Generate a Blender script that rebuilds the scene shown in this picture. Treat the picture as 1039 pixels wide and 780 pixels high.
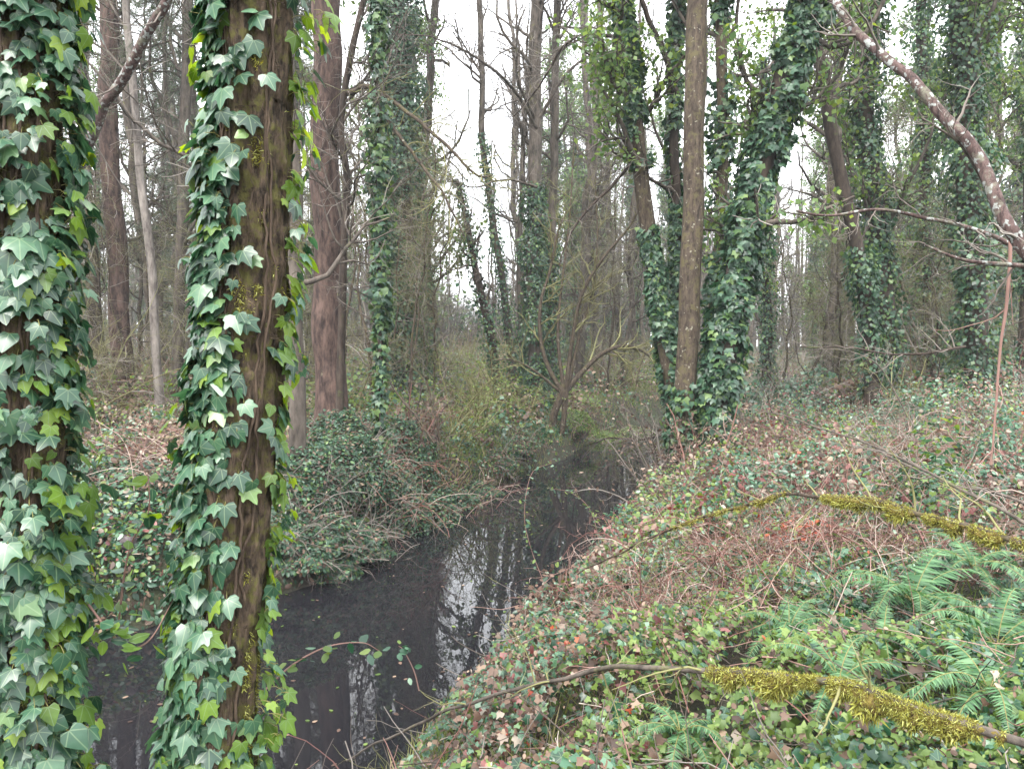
import bpy, math
import numpy as np

for o in list(bpy.data.objects):
    bpy.data.objects.remove(o)
SC = bpy.context.scene
COL = SC.collection
R = math.radians

# ------------------------------------------------------------------ camera
CAMZ = 2.6
PITCH = 3.03
F = 756.0
cam_d = bpy.data.cameras.new("camera")
cam_d.sensor_width = 36.0
cam_d.lens = 36.0 * F / 1039.0
cam_d.clip_start = 0.05
cam_d.clip_end = 2000
cam = bpy.data.objects.new("camera", cam_d)
cam.location = (0, 0, CAMZ)
cam.rotation_euler = (R(90 - PITCH), 0, 0)
COL.objects.link(cam)
SC.camera = cam

# ------------------------------------------------------------------ world: overcast daylight
SUN_EL, SUN_ROT = R(58), R(200)
w = bpy.data.worlds.new("World")
SC.world = w
w.use_nodes = True
nt = w.node_tree
bg = nt.nodes['Background']
sky = nt.nodes.new('ShaderNodeTexSky')
sky.sky_type = 'NISHITA'
sky.sun_disc = False
sky.sun_elevation = SUN_EL
sky.sun_rotation = SUN_ROT
sky.dust_density = 5.0
sky.air_density = 1.5
tc = nt.nodes.new('ShaderNodeTexCoord')
nz = nt.nodes.new('ShaderNodeTexNoise')
nz.inputs['Scale'].default_value = 2.2
nz.inputs['Detail'].default_value = 5
cr = nt.nodes.new('ShaderNodeValToRGB')
cr.color_ramp.elements[0].position = 0.3
cr.color_ramp.elements[0].color = (0.78, 0.80, 0.84, 1)
cr.color_ramp.elements[1].position = 0.75
cr.color_ramp.elements[1].color = (1.0, 1.0, 1.0, 1)
vm = nt.nodes.new('ShaderNodeVectorMath')
vm.operation = 'SCALE'
vm.inputs['Scale'].default_value = 9.0
mx = nt.nodes.new('ShaderNodeMixRGB')
mx.inputs['Fac'].default_value = 0.86            # cloud cover over the clear sky
nt.links.new(tc.outputs['Generated'], nz.inputs['Vector'])
nt.links.new(nz.outputs['Fac'], cr.inputs['Fac'])
nt.links.new(cr.outputs['Color'], vm.inputs[0])
nt.links.new(sky.outputs['Color'], mx.inputs['Color1'])
nt.links.new(vm.outputs['Vector'], mx.inputs['Color2'])
nt.links.new(mx.outputs['Color'], bg.inputs['Color'])
bg.inputs['Strength'].default_value = 0.1

sun_d = bpy.data.lights.new("sun", 'SUN')
sun_d.energy = 1.2
sun_d.angle = R(30)
sun_d.color = (1.0, 0.97, 0.92)
sun = bpy.data.objects.new("sun", sun_d)
sun.rotation_euler = (R(90) - SUN_EL, 0, R(180) - SUN_ROT)
sun.location = (0, 0, 40)
COL.objects.link(sun)

SC.view_settings.view_transform = 'Standard'
SC.view_settings.look = 'None'
SC.view_settings.gamma = 1.0
SC.view_settings.exposure = 2.45
SC.render.engine = 'CYCLES'
cy = SC.cycles
cy.use_denoising = True
cy.max_bounces = 6
cy.diffuse_bounces = 2
cy.glossy_bounces = 3
cy.transmission_bounces = 3
cy.transparent_max_bounces = 4
cy.volume_bounces = 1
cy.sample_clamp_indirect = 8.0
cy.caustics_reflective = False
cy.caustics_refractive = False

# ------------------------------------------------------------------ maths helpers
rng = np.random.default_rng(7)
CP, SP = math.cos(R(PITCH)), math.sin(R(PITCH))


def at(px, py, d):
    """world point seen at photograph pixel px,py and standing d metres ahead"""
    a = (px - 519.5) / F
    b = (390 - py) / F
    dy = CP + SP * b
    dz = -SP + CP * b
    k = d / dy
    return np.array([a * k, d, CAMZ + dz * k])


def nrm(v):
    return v / np.maximum(np.linalg.norm(v, axis=-1, keepdims=True), 1e-9)


def _hash(i, j, k, s):
    n = (i * 374761393 + j * 668265263 + k * 2147483647 + s * 974634777) & 0xFFFFFFFF
    n = ((n ^ (n >> 13)) * 1274126177) & 0xFFFFFFFF
    n = (n ^ (n >> 16)) & 0xFFFFFFFF
    return n.astype(np.float64) / 4294967295.0


def vnoise(p, scale=1.0, seed=0):
    p = np.asarray(p, float) * scale
    i = np.floor(p).astype(np.int64)
    f = p - i
    f = f * f * (3 - 2 * f)
    out = 0
    for a in (0, 1):
        for b in (0, 1):
            for c in (0, 1):
                h = _hash(i[..., 0] + a, i[..., 1] + b, i[..., 2] + c, seed)
                wt = (f[..., 0] if a else 1 - f[..., 0]) * (f[..., 1] if b else 1 - f[..., 1]) * (f[..., 2] if c else 1 - f[..., 2])
                out = out + h * wt
    return out


def fbm(p, scale=1.0, seed=0, octs=3):
    s, a, t = 0, 1.0, 0
    for k in range(octs):
        s = s + a * vnoise(p, scale * 2 ** k, seed + k)
        t += a
        a *= 0.5
    return s / t


def xyz(x, y, z=0.0):
    x = np.asarray(x, float)
    return np.stack([x, np.asarray(y, float) + 0 * x, z + 0 * x], -1)


# ------------------------------------------------------------------ terrain
RL = np.array([(-60, -14), (-30, -6), (-8, 1.0), (-4, 2.3), (-2.1, 2.8), (-1.05, 3.6), (-0.28, 5.2), (0.2, 6.9), (0.95, 8.6),
               (2.05, 11.4), (3.4, 15), (5.2, 20), (8.5, 25), (14, 30), (40, 40), (120, 60)], float)
LL = np.array([(-60, -8), (-30, -1), (-8, 4.6), (-4.3, 6.0), (-3.3, 6.9), (-2.5, 8.0), (-1.85, 8.8), (-1.75, 10.6), (-0.45, 13.4),
               (1.35, 17.7), (3.4, 22.8), (7, 28.5), (14, 34), (40, 46), (120, 68)], float)


def poly_sd(x, y, L):
    """distance to polyline, + on its right side"""
    best = np.full(x.shape, 1e9)
    sg = np.zeros(x.shape)
    for (ax, ay), (bx, by) in zip(L[:-1], L[1:]):
        ex, ey = bx - ax, by - ay
        t = np.clip(((x - ax) * ex + (y - ay) * ey) / (ex * ex + ey * ey), 0, 1)
        dx, dy = x - (ax + t * ex), y - (ay + t * ey)
        d = np.hypot(dx, dy)
        m = d < best
        best = np.where(m, d, best)
        sg = np.where(m, np.where(ex * dy - ey * dx < 0, 1.0, -1.0), sg)
    return best * sg


def height(x, y, detail=True):
    x = np.asarray(x, float)
    y = np.asarray(y, float)
    wob = (vnoise(xyz(x, y), 0.8, 5) - 0.5) * 0.5 + (vnoise(xyz(x, y), 2.6, 6) - 0.5) * 0.16
    r = poly_sd(x, y, RL) + wob * 0.6
    l = -poly_sd(x, y, LL) + wob
    far = np.clip((np.hypot(x, y) - 8) / 60, 0, 1)
    bump = (fbm(xyz(x, y), 0.35, 11, 3) - 0.5) * 0.45
    hr = 1.22 * (1 - np.exp(-np.maximum(r, 0) / 1.45)) + 0.025 * np.clip(r, 0, 40) + bump * np.clip(r / 2, 0, 1)
    hl = 0.95 * (1 - np.exp(-np.maximum(l, 0) / 0.32)) + 0.035 * np.clip(l, 0, 25) + bump * np.clip(l / 1.5, 0, 1)
    h = np.where(r > 0, hr, np.where(l > 0, hl, -0.5 * (1 - np.exp(np.maximum(r, l) / 0.4))))
    if detail:
        h = h + (fbm(xyz(x, y), 2.2, 31, 2) - 0.5) * 0.14 * np.clip(np.maximum(r, l) * 3 + 0.3, 0, 1)
    return h


def side(x, y):
    r = poly_sd(x, y, RL)
    l = -poly_sd(x, y, LL)
    return r, l


# ------------------------------------------------------------------ mesh building
class Geo:
    def __init__(self):
        self.v, self.f, self.m, self.uv, self.n = [], [], [], [], 0

    def add(self, V, Fc, mi=0, uv=None):
        V = np.asarray(V, np.float32).reshape(-1, 3)
        Fc = np.asarray(Fc, np.int64)
        self.v.append(V)
        self.f.append(Fc + self.n)
        m = np.asarray(mi)
        self.m.append(np.full(len(Fc), int(mi), np.int32) if m.ndim == 0 else m.astype(np.int32))
        self.uv.append(np.zeros((len(V), 2), np.float32) if uv is None else np.asarray(uv, np.float32))
        self.n += len(V)
        return self

    def mesh(self, name, mats, smooth=True):
        me = bpy.data.meshes.new(name)
        V = np.concatenate(self.v)
        me.vertices.add(len(V))
        me.vertices.foreach_set('co', V.ravel())
        tot = np.concatenate([np.full(len(f), f.shape[1], np.int32) for f in self.f])
        lv = np.concatenate([f.ravel() for f in self.f]).astype(np.int32)
        start = np.concatenate([[0], np.cumsum(tot)[:-1]]).astype(np.int32)
        me.loops.add(len(lv))
        me.loops.foreach_set('vertex_index', lv)
        me.polygons.add(len(tot))
        me.polygons.foreach_set('loop_start', start)
        me.polygons.foreach_set('loop_total', tot)
        me.polygons.foreach_set('material_index', np.concatenate(self.m))
        me.polygons.foreach_set('use_smooth', np.full(len(tot), smooth))
        UV = np.concatenate(self.uv)
        ul = me.uv_layers.new(name='UVMap')
        ul.data.foreach_set('uv', UV[lv].ravel())
        me.update(calc_edges=True)
        for m in mats:
            me.materials.append(m)
        return me

    def build(self, name, mats, parent=None, smooth=True):
        if not isinstance(mats, (list, tuple)):
            mats = [mats]
        me = self.mesh(name, mats, smooth)
        o = bpy.data.objects.new(name, me)
        COL.objects.link(o)
        if parent is not None:
            o.parent = parent
            pl = parent
            while pl is not None:
                o.location = o.location - pl.location if pl is parent else o.location
                pl = None
        return o


def tag(o, label=None, cat=None, group=None, kind=None):
    if label: o['label'] = label
    if cat: o['category'] = cat
    if group: o['group'] = group
    if kind: o['kind'] = kind
    return o


def empty(name, loc):
    o = bpy.data.objects.new(name, None)
    o.empty_display_size = 0.1
    o.location = tuple(float(c) for c in loc)
    COL.objects.link(o)
    return o


def copy_tree(o, parent=None):
    c = o.copy()
    COL.objects.link(c)
    c.parent = parent
    for ch in list(o.children):
        copy_tree(ch, c)
    return c


def catmull(pts, n):
    p = np.asarray(pts, float)
    p = np.vstack([2 * p[0] - p[1], p, 2 * p[-1] - p[-2]])
    seg = len(p) - 3
    u = np.linspace(0, seg, n)
    i = np.minimum(u.astype(int), seg - 1)
    t = (u - i)[:, None]
    a, b, c, d = p[i], p[i + 1], p[i + 2], p[i + 3]
    return 0.5 * (2 * b + (c - a) * t + (2 * a - 5 * b + 4 * c - d) * t ** 2 + (3 * b - a - 3 * c + d) * t ** 3)


def even(P, n):
    d = np.concatenate([[0], np.cumsum(np.linalg.norm(np.diff(P, axis=0), axis=1))])
    t = np.linspace(0, d[-1], n)
    return np.column_stack([np.interp(t, d, P[:, k]) for k in range(3)])


def tubes(P, Rd, S=3, rough=0.0, rs=9.0, seed=3):
    """P [M,K,3], Rd [M,K] -> verts, quad faces, uv"""
    M, K, _ = P.shape
    T = np.empty_like(P)
    T[:, 1:-1] = P[:, 2:] - P[:, :-2]
    T[:, 0] = P[:, 1] - P[:, 0]
    T[:, -1] = P[:, -1] - P[:, -2]
    T = nrm(T)
    mean = np.abs(nrm(T.mean(1)))
    ref = np.eye(3)[np.argmin(mean, axis=1)][:, None, :]
    n1 = nrm(np.cross(T, np.broadcast_to(ref, T.shape)))
    n2 = np.cross(T, n1)
    a = np.arange(S) * 2 * np.pi / S
    dirs = n1[:, :, None, :] * np.cos(a)[None, None, :, None] + n2[:, :, None, :] * np.sin(a)[None, None, :, None]
    rr = Rd[:, :, None]
    if rough:
        q = P[:, :, None, :] + dirs * 0.3
        q = q * np.array([1, 1, 0.35])
        rr = rr * (1 + rough * (fbm(q, rs, seed, 3) - 0.5) * 2)
    V = P[:, :, None, :] + dirs * (rr[..., None] if rr.ndim == 3 else rr)
    base = (np.arange(M) * K * S)[:, None, None]
    k = (np.arange(K - 1) * S)[None, :, None]
    s = np.arange(S)[None, None, :]
    s2 = (s + 1) % S
    q = np.stack([base + k + s, base + k + s2, base + k + S + s2, base + k + S + s], -1).reshape(-1, 4)
    return V.reshape(-1, 3), q


def perp_rand(r, T):
    v = r.normal(size=T.shape)
    v -= (v * T).sum(-1, keepdims=True) * T
    return nrm(v)


def sprout(r, P, Rd, n, t0, t1, L, ang, K=5, up=0.0, wob=0.25, rf=0.55, rmin=0.002, tip=0.3, rmax=9.0):
    """children of polylines; L = (lo,hi) metres or a factor array"""
    M, K0, _ = P.shape
    idx = np.repeat(np.arange(M), n)
    N = len(idx)
    t = r.uniform(t0, t1, N) * (K0 - 1)
    i = np.minimum(t.astype(int), K0 - 2)
    f = (t - i)[:, None]
    A, B = P[idx, i], P[idx, i + 1]
    pos = A * (1 - f) + B * f
    T = nrm(B - A)
    r0 = Rd[idx, i] * (1 - f[:, 0]) + Rd[idx, i + 1] * f[:, 0]
    ln = r.uniform(L[0], L[1], N) * (1.15 - 0.5 * t / (K0 - 1))
    an = np.radians(r.uniform(ang[0], ang[1], N))[:, None]
    D = nrm(T * np.cos(an) + perp_rand(r, T) * np.sin(an))
    out = np.empty((N, K, 3))
    out[:, 0] = pos
    for k in range(1, K):
        D = nrm(D + np.array([0, 0, up]) + r.normal(size=D.shape) * wob)
        out[:, k] = out[:, k - 1] + D * (ln / (K - 1))[:, None]
    ra = np.clip(r0 * rf, rmin, rmax)
    RR = ra[:, None] * np.linspace(1, tip, K)[None]
    return out, RR


# leaf templates: verts, tris
def fan(outline, centre, fold=0.25, droop=0.2):
    o = np.array(outline, float)
    v = np.vstack([[centre], o])
    z = -fold * np.abs(v[:, 0]) - droop * v[:, 1] ** 2
    V = np.column_stack([v[:, 0], v[:, 1], z])
    n = len(o)
    Fc = np.array([(0, 1 + k, 1 + (k + 1) % n) for k in range(n)])
    return V, Fc


IVY_OUT = [(0, 0.04), (0.17, -0.13), (0.40, -0.16), (0.56, 0.06), (0.50, 0.20), (0.62, 0.48), (0.58, 0.60), (0.36, 0.52), (0.25, 0.60), (0.12, 0.92),
           (0, 1.08), (-0.12, 0.92), (-0.25, 0.60), (-0.36, 0.52), (-0.58, 0.60), (-0.62, 0.48), (-0.50, 0.20), (-0.56, 0.06), (-0.40, -0.16), (-0.17, -0.13)]
IVY_OUT2 = [(0, 0.02), (0.28, -0.12), (0.44, 0.10), (0.46, 0.34), (0.30, 0.62), (0.10, 0.92), (0, 1.0), (-0.10, 0.92), (-0.30, 0.62), (-0.46, 0.34), (-0.44, 0.10), (-0.28, -0.12)]
IVY_HI = fan(IVY_OUT, (0, 0.3), 0.22, 0.22)
IVY_HEART = fan(IVY_OUT2, (0, 0.34), 0.18, 0.3)
IVY_MID = fan([(0, 0), (0.5, -0.08), (0.56, 0.5), (0.24, 0.56), (0, 1.05), (-0.24, 0.56), (-0.56, 0.5), (-0.5, -0.08)], (0, 0.3), 0.25, 0.2)
OVAL = fan([(0, 0), (0.26, 0.2), (0.32, 0.5), (0.16, 0.85), (0, 1.0), (-0.16, 0.85), (-0.32, 0.5), (-0.26, 0.2)], (0, 0.45), 0.3, 0.25)
DIAM = (np.array([(0, 0, 0), (0.42, 0.42, -0.1), (0, 1, -0.15), (-0.42, 0.42, -0.1)], float), np.array([(0, 1, 2), (0, 2, 3)]))
BLADE = (np.array([(-0.02, 0, 0), (0.02, 0, 0), (0.014, 0.55, 0.06), (-0.014, 0.55, 0.06), (0, 1, -0.12)], float),
         np.array([(0, 1, 2), (0, 2, 3), (3, 2, 4)]))


def leaves(g, pos, n, tip, size, tmpl, mi=0):
    TV, TF = tmpl
    n = nrm(n)
    y = tip - (tip * n).sum(-1, keepdims=True) * n
    y = nrm(y)
    x = np.cross(y, n)
    s = np.asarray(size)[:, None, None]
    V = pos[:, None, :] + s * (TV[None, :, 0:1] * x[:, None] + TV[None, :, 1:2] * y[:, None] + TV[None, :, 2:3] * n[:, None])
    N = len(pos)
    Fc = (TF[None] + (np.arange(N) * len(TV))[:, None, None]).reshape(-1, 3)
    uv = np.broadcast_to(TV[None, :, :2], (N, len(TV), 2)).reshape(-1, 2)
    mm = mi if np.ndim(mi) == 0 else np.repeat(mi, len(TF))
    g.add(V.reshape(-1, 3), Fc, mm, uv)


# ------------------------------------------------------------------ materials
def nodes(name):
    m = bpy.data.materials.new(name)
    m.use_nodes = True
    t = m.node_tree
    for n in list(t.nodes):
        t.nodes.remove(n)
    out = t.nodes.new('ShaderNodeOutputMaterial')
    return m, t, out


def ramp(t, stops, src=None, interp='LINEAR'):
    n = t.nodes.new('ShaderNodeValToRGB')
    n.color_ramp.interpolation = interp
    e = n.color_ramp.elements
    while len(e) < len(stops):
        e.new(0.5)
    for k, (p, c) in enumerate(stops):
        e[k].position = p
        e[k].color = (*c, 1)
    if src is not None:
        t.links.new(src, n.inputs['Fac'])
    return n


def math_n(t, op, a, b=None, c=None):
    n = t.nodes.new('ShaderNodeMath')
    n.operation = op
    for k, v in enumerate((a, b, c)):
        if v is None: continue
        if isinstance(v, (int, float)): n.inputs[k].default_value = v
        else: t.links.new(v, n.inputs[k])
    return n.outputs[0]


def noise_n(t, scale, detail=4, vec=None, rough=0.6):
    n = t.nodes.new('ShaderNodeTexNoise')
    n.inputs['Scale'].default_value = scale
    n.inputs['Detail'].default_value = detail
    n.inputs['Roughness'].default_value = rough
    if vec is not None: t.links.new(vec, n.inputs['Vector'])
    return n.outputs['Fac']


def leaf_mat(name, stops, rough=0.45, trans=0.3, tcol=None, veins=False, spec=0.5):
    m, t, out = nodes(name)
    geo = t.nodes.new('ShaderNodeNewGeometry')
    col = ramp(t, stops, geo.outputs['Random Per Island']).outputs['Color']
    if veins:
        uv = t.nodes.new('ShaderNodeUVMap')
        sp = t.nodes.new('ShaderNodeSeparateXYZ')
        t.links.new(uv.outputs['UV'], sp.inputs[0])
        ax = math_n(t, 'ABSOLUTE', sp.outputs['X'])
        yy = sp.outputs['Y']
        d0 = ax
        best = d0
        for deg in (48, 98):
            cx, sx = math.sin(R(deg)), math.cos(R(deg))
            k = math_n(t, 'ABSOLUTE', math_n(t, 'SUBTRACT', math_n(t, 'MULTIPLY', ax, sx), math_n(t, 'MULTIPLY', yy, cx)))
            best = math_n(t, 'MINIMUM', best, k)
        f = math_n(t, 'MULTIPLY', math_n(t, 'SUBTRACT', 1.0, math_n(t, 'MINIMUM', math_n(t, 'DIVIDE', best, 0.035), 1.0)), 0.45)
        mixn = t.nodes.new('ShaderNodeMixRGB')
        t.links.new(f, mixn.inputs['Fac'])
        t.links.new(col, mixn.inputs['Color1'])
        mixn.inputs['Color2'].default_value = (0.26, 0.36, 0.20, 1)
        col = mixn.outputs['Color']
        tcd = t.nodes.new('ShaderNodeTexCoord')
        nn = noise_n(t, 30, 3, tcd.outputs['Object'])
        mm = t.nodes.new('ShaderNodeMixRGB')
        mm.blend_type = 'MULTIPLY'
        mm.inputs['Fac'].default_value = 0.6
        t.links.new(col, mm.inputs['Color1'])
        t.links.new(ramp(t, [(0.3, (0.55, 0.6, 0.5)), (0.7, (1.15, 1.1, 1.05))], nn).outputs['Color'], mm.inputs['Color2'])
        col = mm.outputs['Color']
    p = t.nodes.new('ShaderNodeBsdfPrincipled')
    p.inputs['Roughness'].default_value = rough
    p.inputs['Specular IOR Level'].default_value = spec
    t.links.new(col, p.inputs['Base Color'])
    if trans > 0:
        tr = t.nodes.new('ShaderNodeBsdfTranslucent')
        if tcol is None:
            hs = t.nodes.new('ShaderNodeHueSaturation')
            hs.inputs['Saturation'].default_value = 1.25
            hs.inputs['Value'].default_value = 1.7
            hs.inputs['Hue'].default_value = 0.47
            t.links.new(col, hs.inputs['Color'])
            t.links.new(hs.outputs['Color'], tr.inputs['Color'])
        else:
            tr.inputs['Color'].default_value = (*tcol, 1)
        ms = t.nodes.new('ShaderNodeMixShader')
        ms.inputs[0].default_value = trans
        t.links.new(p.outputs[0], ms.inputs[1])
        t.links.new(tr.outputs[0], ms.inputs[2])
        t.links.new(ms.outputs[0], out.inputs['Surface'])
    else:
        t.links.new(p.outputs[0], out.inputs['Surface'])
    return m


def bark_mat(name, c1, c2, moss=(0.10, 0.12, 0.02), moss_amt=0.0, patch=None, patch_amt=0.0, scale=14, bump=0.6, mscale=4.0, island=0.0):
    """bark of ridges and furrows with moss and pale lichen patches"""
    m, t, out = nodes(name)
    tcn = t.nodes.new('ShaderNodeTexCoord')
    mp = t.nodes.new('ShaderNodeMapping')
    mp.inputs['Scale'].default_value = (1, 1, 0.28)
    t.links.new(tcn.outputs['Object'], mp.inputs['Vector'])
    a = noise_n(t, scale, 6, mp.outputs['Vector'], 0.7)
    col = ramp(t, [(0.36, c1), (0.66, c2)], a).outputs['Color']
    b = noise_n(t, mscale, 5, tcn.outputs['Object'], 0.7)
    if patch is not None:
        b2 = noise_n(t, mscale * 2.3, 3, tcn.outputs['Object'], 0.55)
        k = 0.68 - 0.35 * patch_amt
        fr = ramp(t, [(k, (0, 0, 0)), (k + 0.04, (1, 1, 1))], b2)
        mixn = t.nodes.new('ShaderNodeMixRGB')
        t.links.new(fr.outputs['Color'], mixn.inputs['Fac'])
        t.links.new(col, mixn.inputs['Color1'])
        mixn.inputs['Color2'].default_value = (*patch, 1)
        col = mixn.outputs['Color']
    if moss_amt > 0:
        k = 0.72 - 0.4 * moss_amt
        fr = ramp(t, [(k, (0, 0, 0)), (k + 0.12, (1, 1, 1))], b)
        mixn = t.nodes.new('ShaderNodeMixRGB')
        t.links.new(fr.outputs['Color'], mixn.inputs['Fac'])
        t.links.new(col, mixn.inputs['Color1'])
        mixn.inputs['Color2'].default_value = (*moss, 1)
        col = mixn.outputs['Color']
    p = t.nodes.new('ShaderNodeBsdfPrincipled')
    p.inputs['Roughness'].default_value = 0.85
    p.inputs['Specular IOR Level'].default_value = 0.25
    t.links.new(col, p.inputs['Base Color'])
    bp = t.nodes.new('ShaderNodeBump')
    bp.inputs['Strength'].default_value = bump
    bp.inputs['Distance'].default_value = 0.02
    t.links.new(a, bp.inputs['Height'])
    t.links.new(bp.outputs['Normal'], p.inputs['Normal'])
    t.links.new(p.outputs[0], out.inputs['Surface'])
    return m


M = {}
# ivy
M['ivy_near'] = leaf_mat('ivy_leaf_near', [(0, (0.014, 0.044, 0.027)), (0.35, (0.026, 0.078, 0.046)), (0.7, (0.050, 0.128, 0.076)), (0.93, (0.10, 0.20, 0.12)), (1, (0.15, 0.25, 0.06))], 0.36, 0.25, veins=True, spec=0.65)
M['ivy_young'] = leaf_mat('ivy_leaf_young', [(0, (0.09, 0.17, 0.035)), (0.6, (0.15, 0.27, 0.045)), (1, (0.26, 0.38, 0.07))], 0.45, 0.5, veins=True)
M['ivy_dark'] = leaf_mat('ivy_leaf_dark', [(0, (0.013, 0.036, 0.021)), (0.5, (0.027, 0.068, 0.038)), (0.9, (0.055, 0.120, 0.070)), (1, (0.12, 0.19, 0.11))], 0.42, 0.25)
M['ivy_green'] = leaf_mat('ivy_leaf_green', [(0, (0.045, 0.095, 0.028)), (0.5, (0.075, 0.145, 0.050)), (1, (0.16, 0.24, 0.085))], 0.45, 0.35)
M['ground_ivy'] = leaf_mat('ground_ivy_leaf', [(0, (0.012, 0.044, 0.024)), (0.4, (0.028, 0.085, 0.046)), (0.75, (0.060, 0.145, 0.082)), (1, (0.19, 0.29, 0.20))], 0.32, 0.25, spec=0.6)
M['lime'] = leaf_mat('lime_leaf', [(0, (0.07, 0.125, 0.03)), (0.6, (0.125, 0.20, 0.05)), (1, (0.22, 0.30, 0.09))], 0.5, 0.4)
M['litter'] = leaf_mat('dead_leaf', [(0, (0.035, 0.020, 0.014)), (0.4, (0.085, 0.050, 0.034)), (0.75, (0.16, 0.10, 0.068)), (1, (0.29, 0.215, 0.15))], 0.6, 0.15)
M['pale_litter'] = leaf_mat('pale_dead_leaf', [(0, (0.12, 0.085, 0.065)), (0.5, (0.21, 0.16, 0.125)), (1, (0.38, 0.33, 0.27))], 0.6, 0.15)
M['red'] = leaf_mat('red_leaf', [(0, (0.14, 0.018, 0.014)), (0.5, (0.30, 0.05, 0.03)), (0.85, (0.46, 0.12, 0.05)), (1, (0.45, 0.22, 0.16))], 0.5, 0.35, tcol=(0.6, 0.10, 0.03))
M['maroon'] = leaf_mat('maroon_leaf', [(0, (0.07, 0.022, 0.022)), (0.6, (0.15, 0.050, 0.045)), (1, (0.28, 0.13, 0.12))], 0.5, 0.3, tcol=(0.35, 0.06, 0.04))
M['fern'] = leaf_mat('fern_leaf', [(0, (0.036, 0.10, 0.040)), (0.5, (0.07, 0.165, 0.07)), (1, (0.15, 0.28, 0.13))], 0.5, 0.35)
M['fern_stem'] = leaf_mat('fern_stem', [(0, (0.12, 0.12, 0.03)), (1, (0.2, 0.18, 0.06))], 0.6, 0)
M['grass'] = leaf_mat('grass_blade', [(0, (0.07, 0.12, 0.025)), (0.5, (0.13, 0.19, 0.045)), (0.8, (0.22, 0.24, 0.08)), (1, (0.38, 0.33, 0.18))], 0.6, 0.3)
M['moss'] = leaf_mat('moss_tuft', [(0, (0.06, 0.048, 0.016)), (0.35, (0.17, 0.16, 0.035)), (0.7, (0.31, 0.32, 0.07)), (1, (0.48, 0.50, 0.19))], 0.8, 0.3, spec=0.1)
M['needle'] = leaf_mat('needle_spray', [(0, (0.035, 0.062, 0.035)), (0.6, (0.065, 0.10, 0.055)), (1, (0.13, 0.16, 0.095))], 0.6, 0.2)
# stems
M['twig'] = leaf_mat('bare_twig', [(0, (0.045, 0.036, 0.030)), (0.5, (0.12, 0.10, 0.085)), (1, (0.27, 0.245, 0.22))], 0.8, 0, spec=0.2)
M['twig_moss'] = leaf_mat('mossy_twig', [(0, (0.085, 0.075, 0.035)), (0.5, (0.15, 0.145, 0.06)), (1, (0.26, 0.26, 0.13))], 0.8, 0, spec=0.2)
M['twig_red'] = leaf_mat('reddish_cane', [(0, (0.085, 0.035, 0.028)), (0.4, (0.18, 0.085, 0.068)), (0.75, (0.27, 0.175, 0.145)), (1, (0.42, 0.36, 0.31))], 0.7, 0, spec=0.3)
M['vine'] = bark_mat('ivy_vine', (0.03, 0.02, 0.014), (0.12, 0.085, 0.06), scale=40)
# barks
M['bark_near'] = bark_mat('near_bark', (0.010, 0.007, 0.005), (0.135, 0.095, 0.064), moss=(0.095, 0.088, 0.026), moss_amt=0.58, scale=60, bump=1.0, mscale=24)
M['bark_red'] = bark_mat('red_bark', (0.016, 0.010, 0.009), (0.120, 0.078, 0.064), moss=(0.16, 0.15, 0.10), moss_amt=0.12, scale=13, bump=1.0)
M['bark_grey'] = bark_mat('grey_bark', (0.030, 0.025, 0.021), (0.13, 0.108, 0.09), moss=(0.12, 0.12, 0.05), moss_amt=0.35, scale=10)
M['bark_dark'] = bark_mat('dark_bark', (0.014, 0.010, 0.008), (0.065, 0.048, 0.038), moss=(0.06, 0.07, 0.025), moss_amt=0.3, scale=12)
M['bark_moss'] = bark_mat('mossy_bark', (0.018, 0.013, 0.010), (0.095, 0.072, 0.052), moss=(0.082, 0.070, 0.034), moss_amt=0.5, scale=26, mscale=8, patch=(0.20, 0.19, 0.15), patch_amt=0.12)
M['bark_pale'] = bark_mat('pale_bark', (0.06, 0.05, 0.045), (0.26, 0.23, 0.205), moss=(0.10, 0.10, 0.05), moss_amt=0.25, scale=8)
M['bark_lichen'] = bark_mat('lichen_bark', (0.030, 0.019, 0.018), (0.135, 0.090, 0.082), moss=(0.15, 0.145, 0.11), moss_amt=0.45, patch=(0.27, 0.285, 0.27), patch_amt=0.36, scale=50, mscale=13)
M['branch_moss'] = bark_mat('moss_cushion', (0.05, 0.032, 0.012), (0.22, 0.17, 0.04), scale=60, bump=1.0)
M['stone'] = bark_mat('stone', (0.04, 0.032, 0.034), (0.13, 0.11, 0.115), moss=(0.08, 0.09, 0.04), moss_amt=0.1, scale=20)


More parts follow.
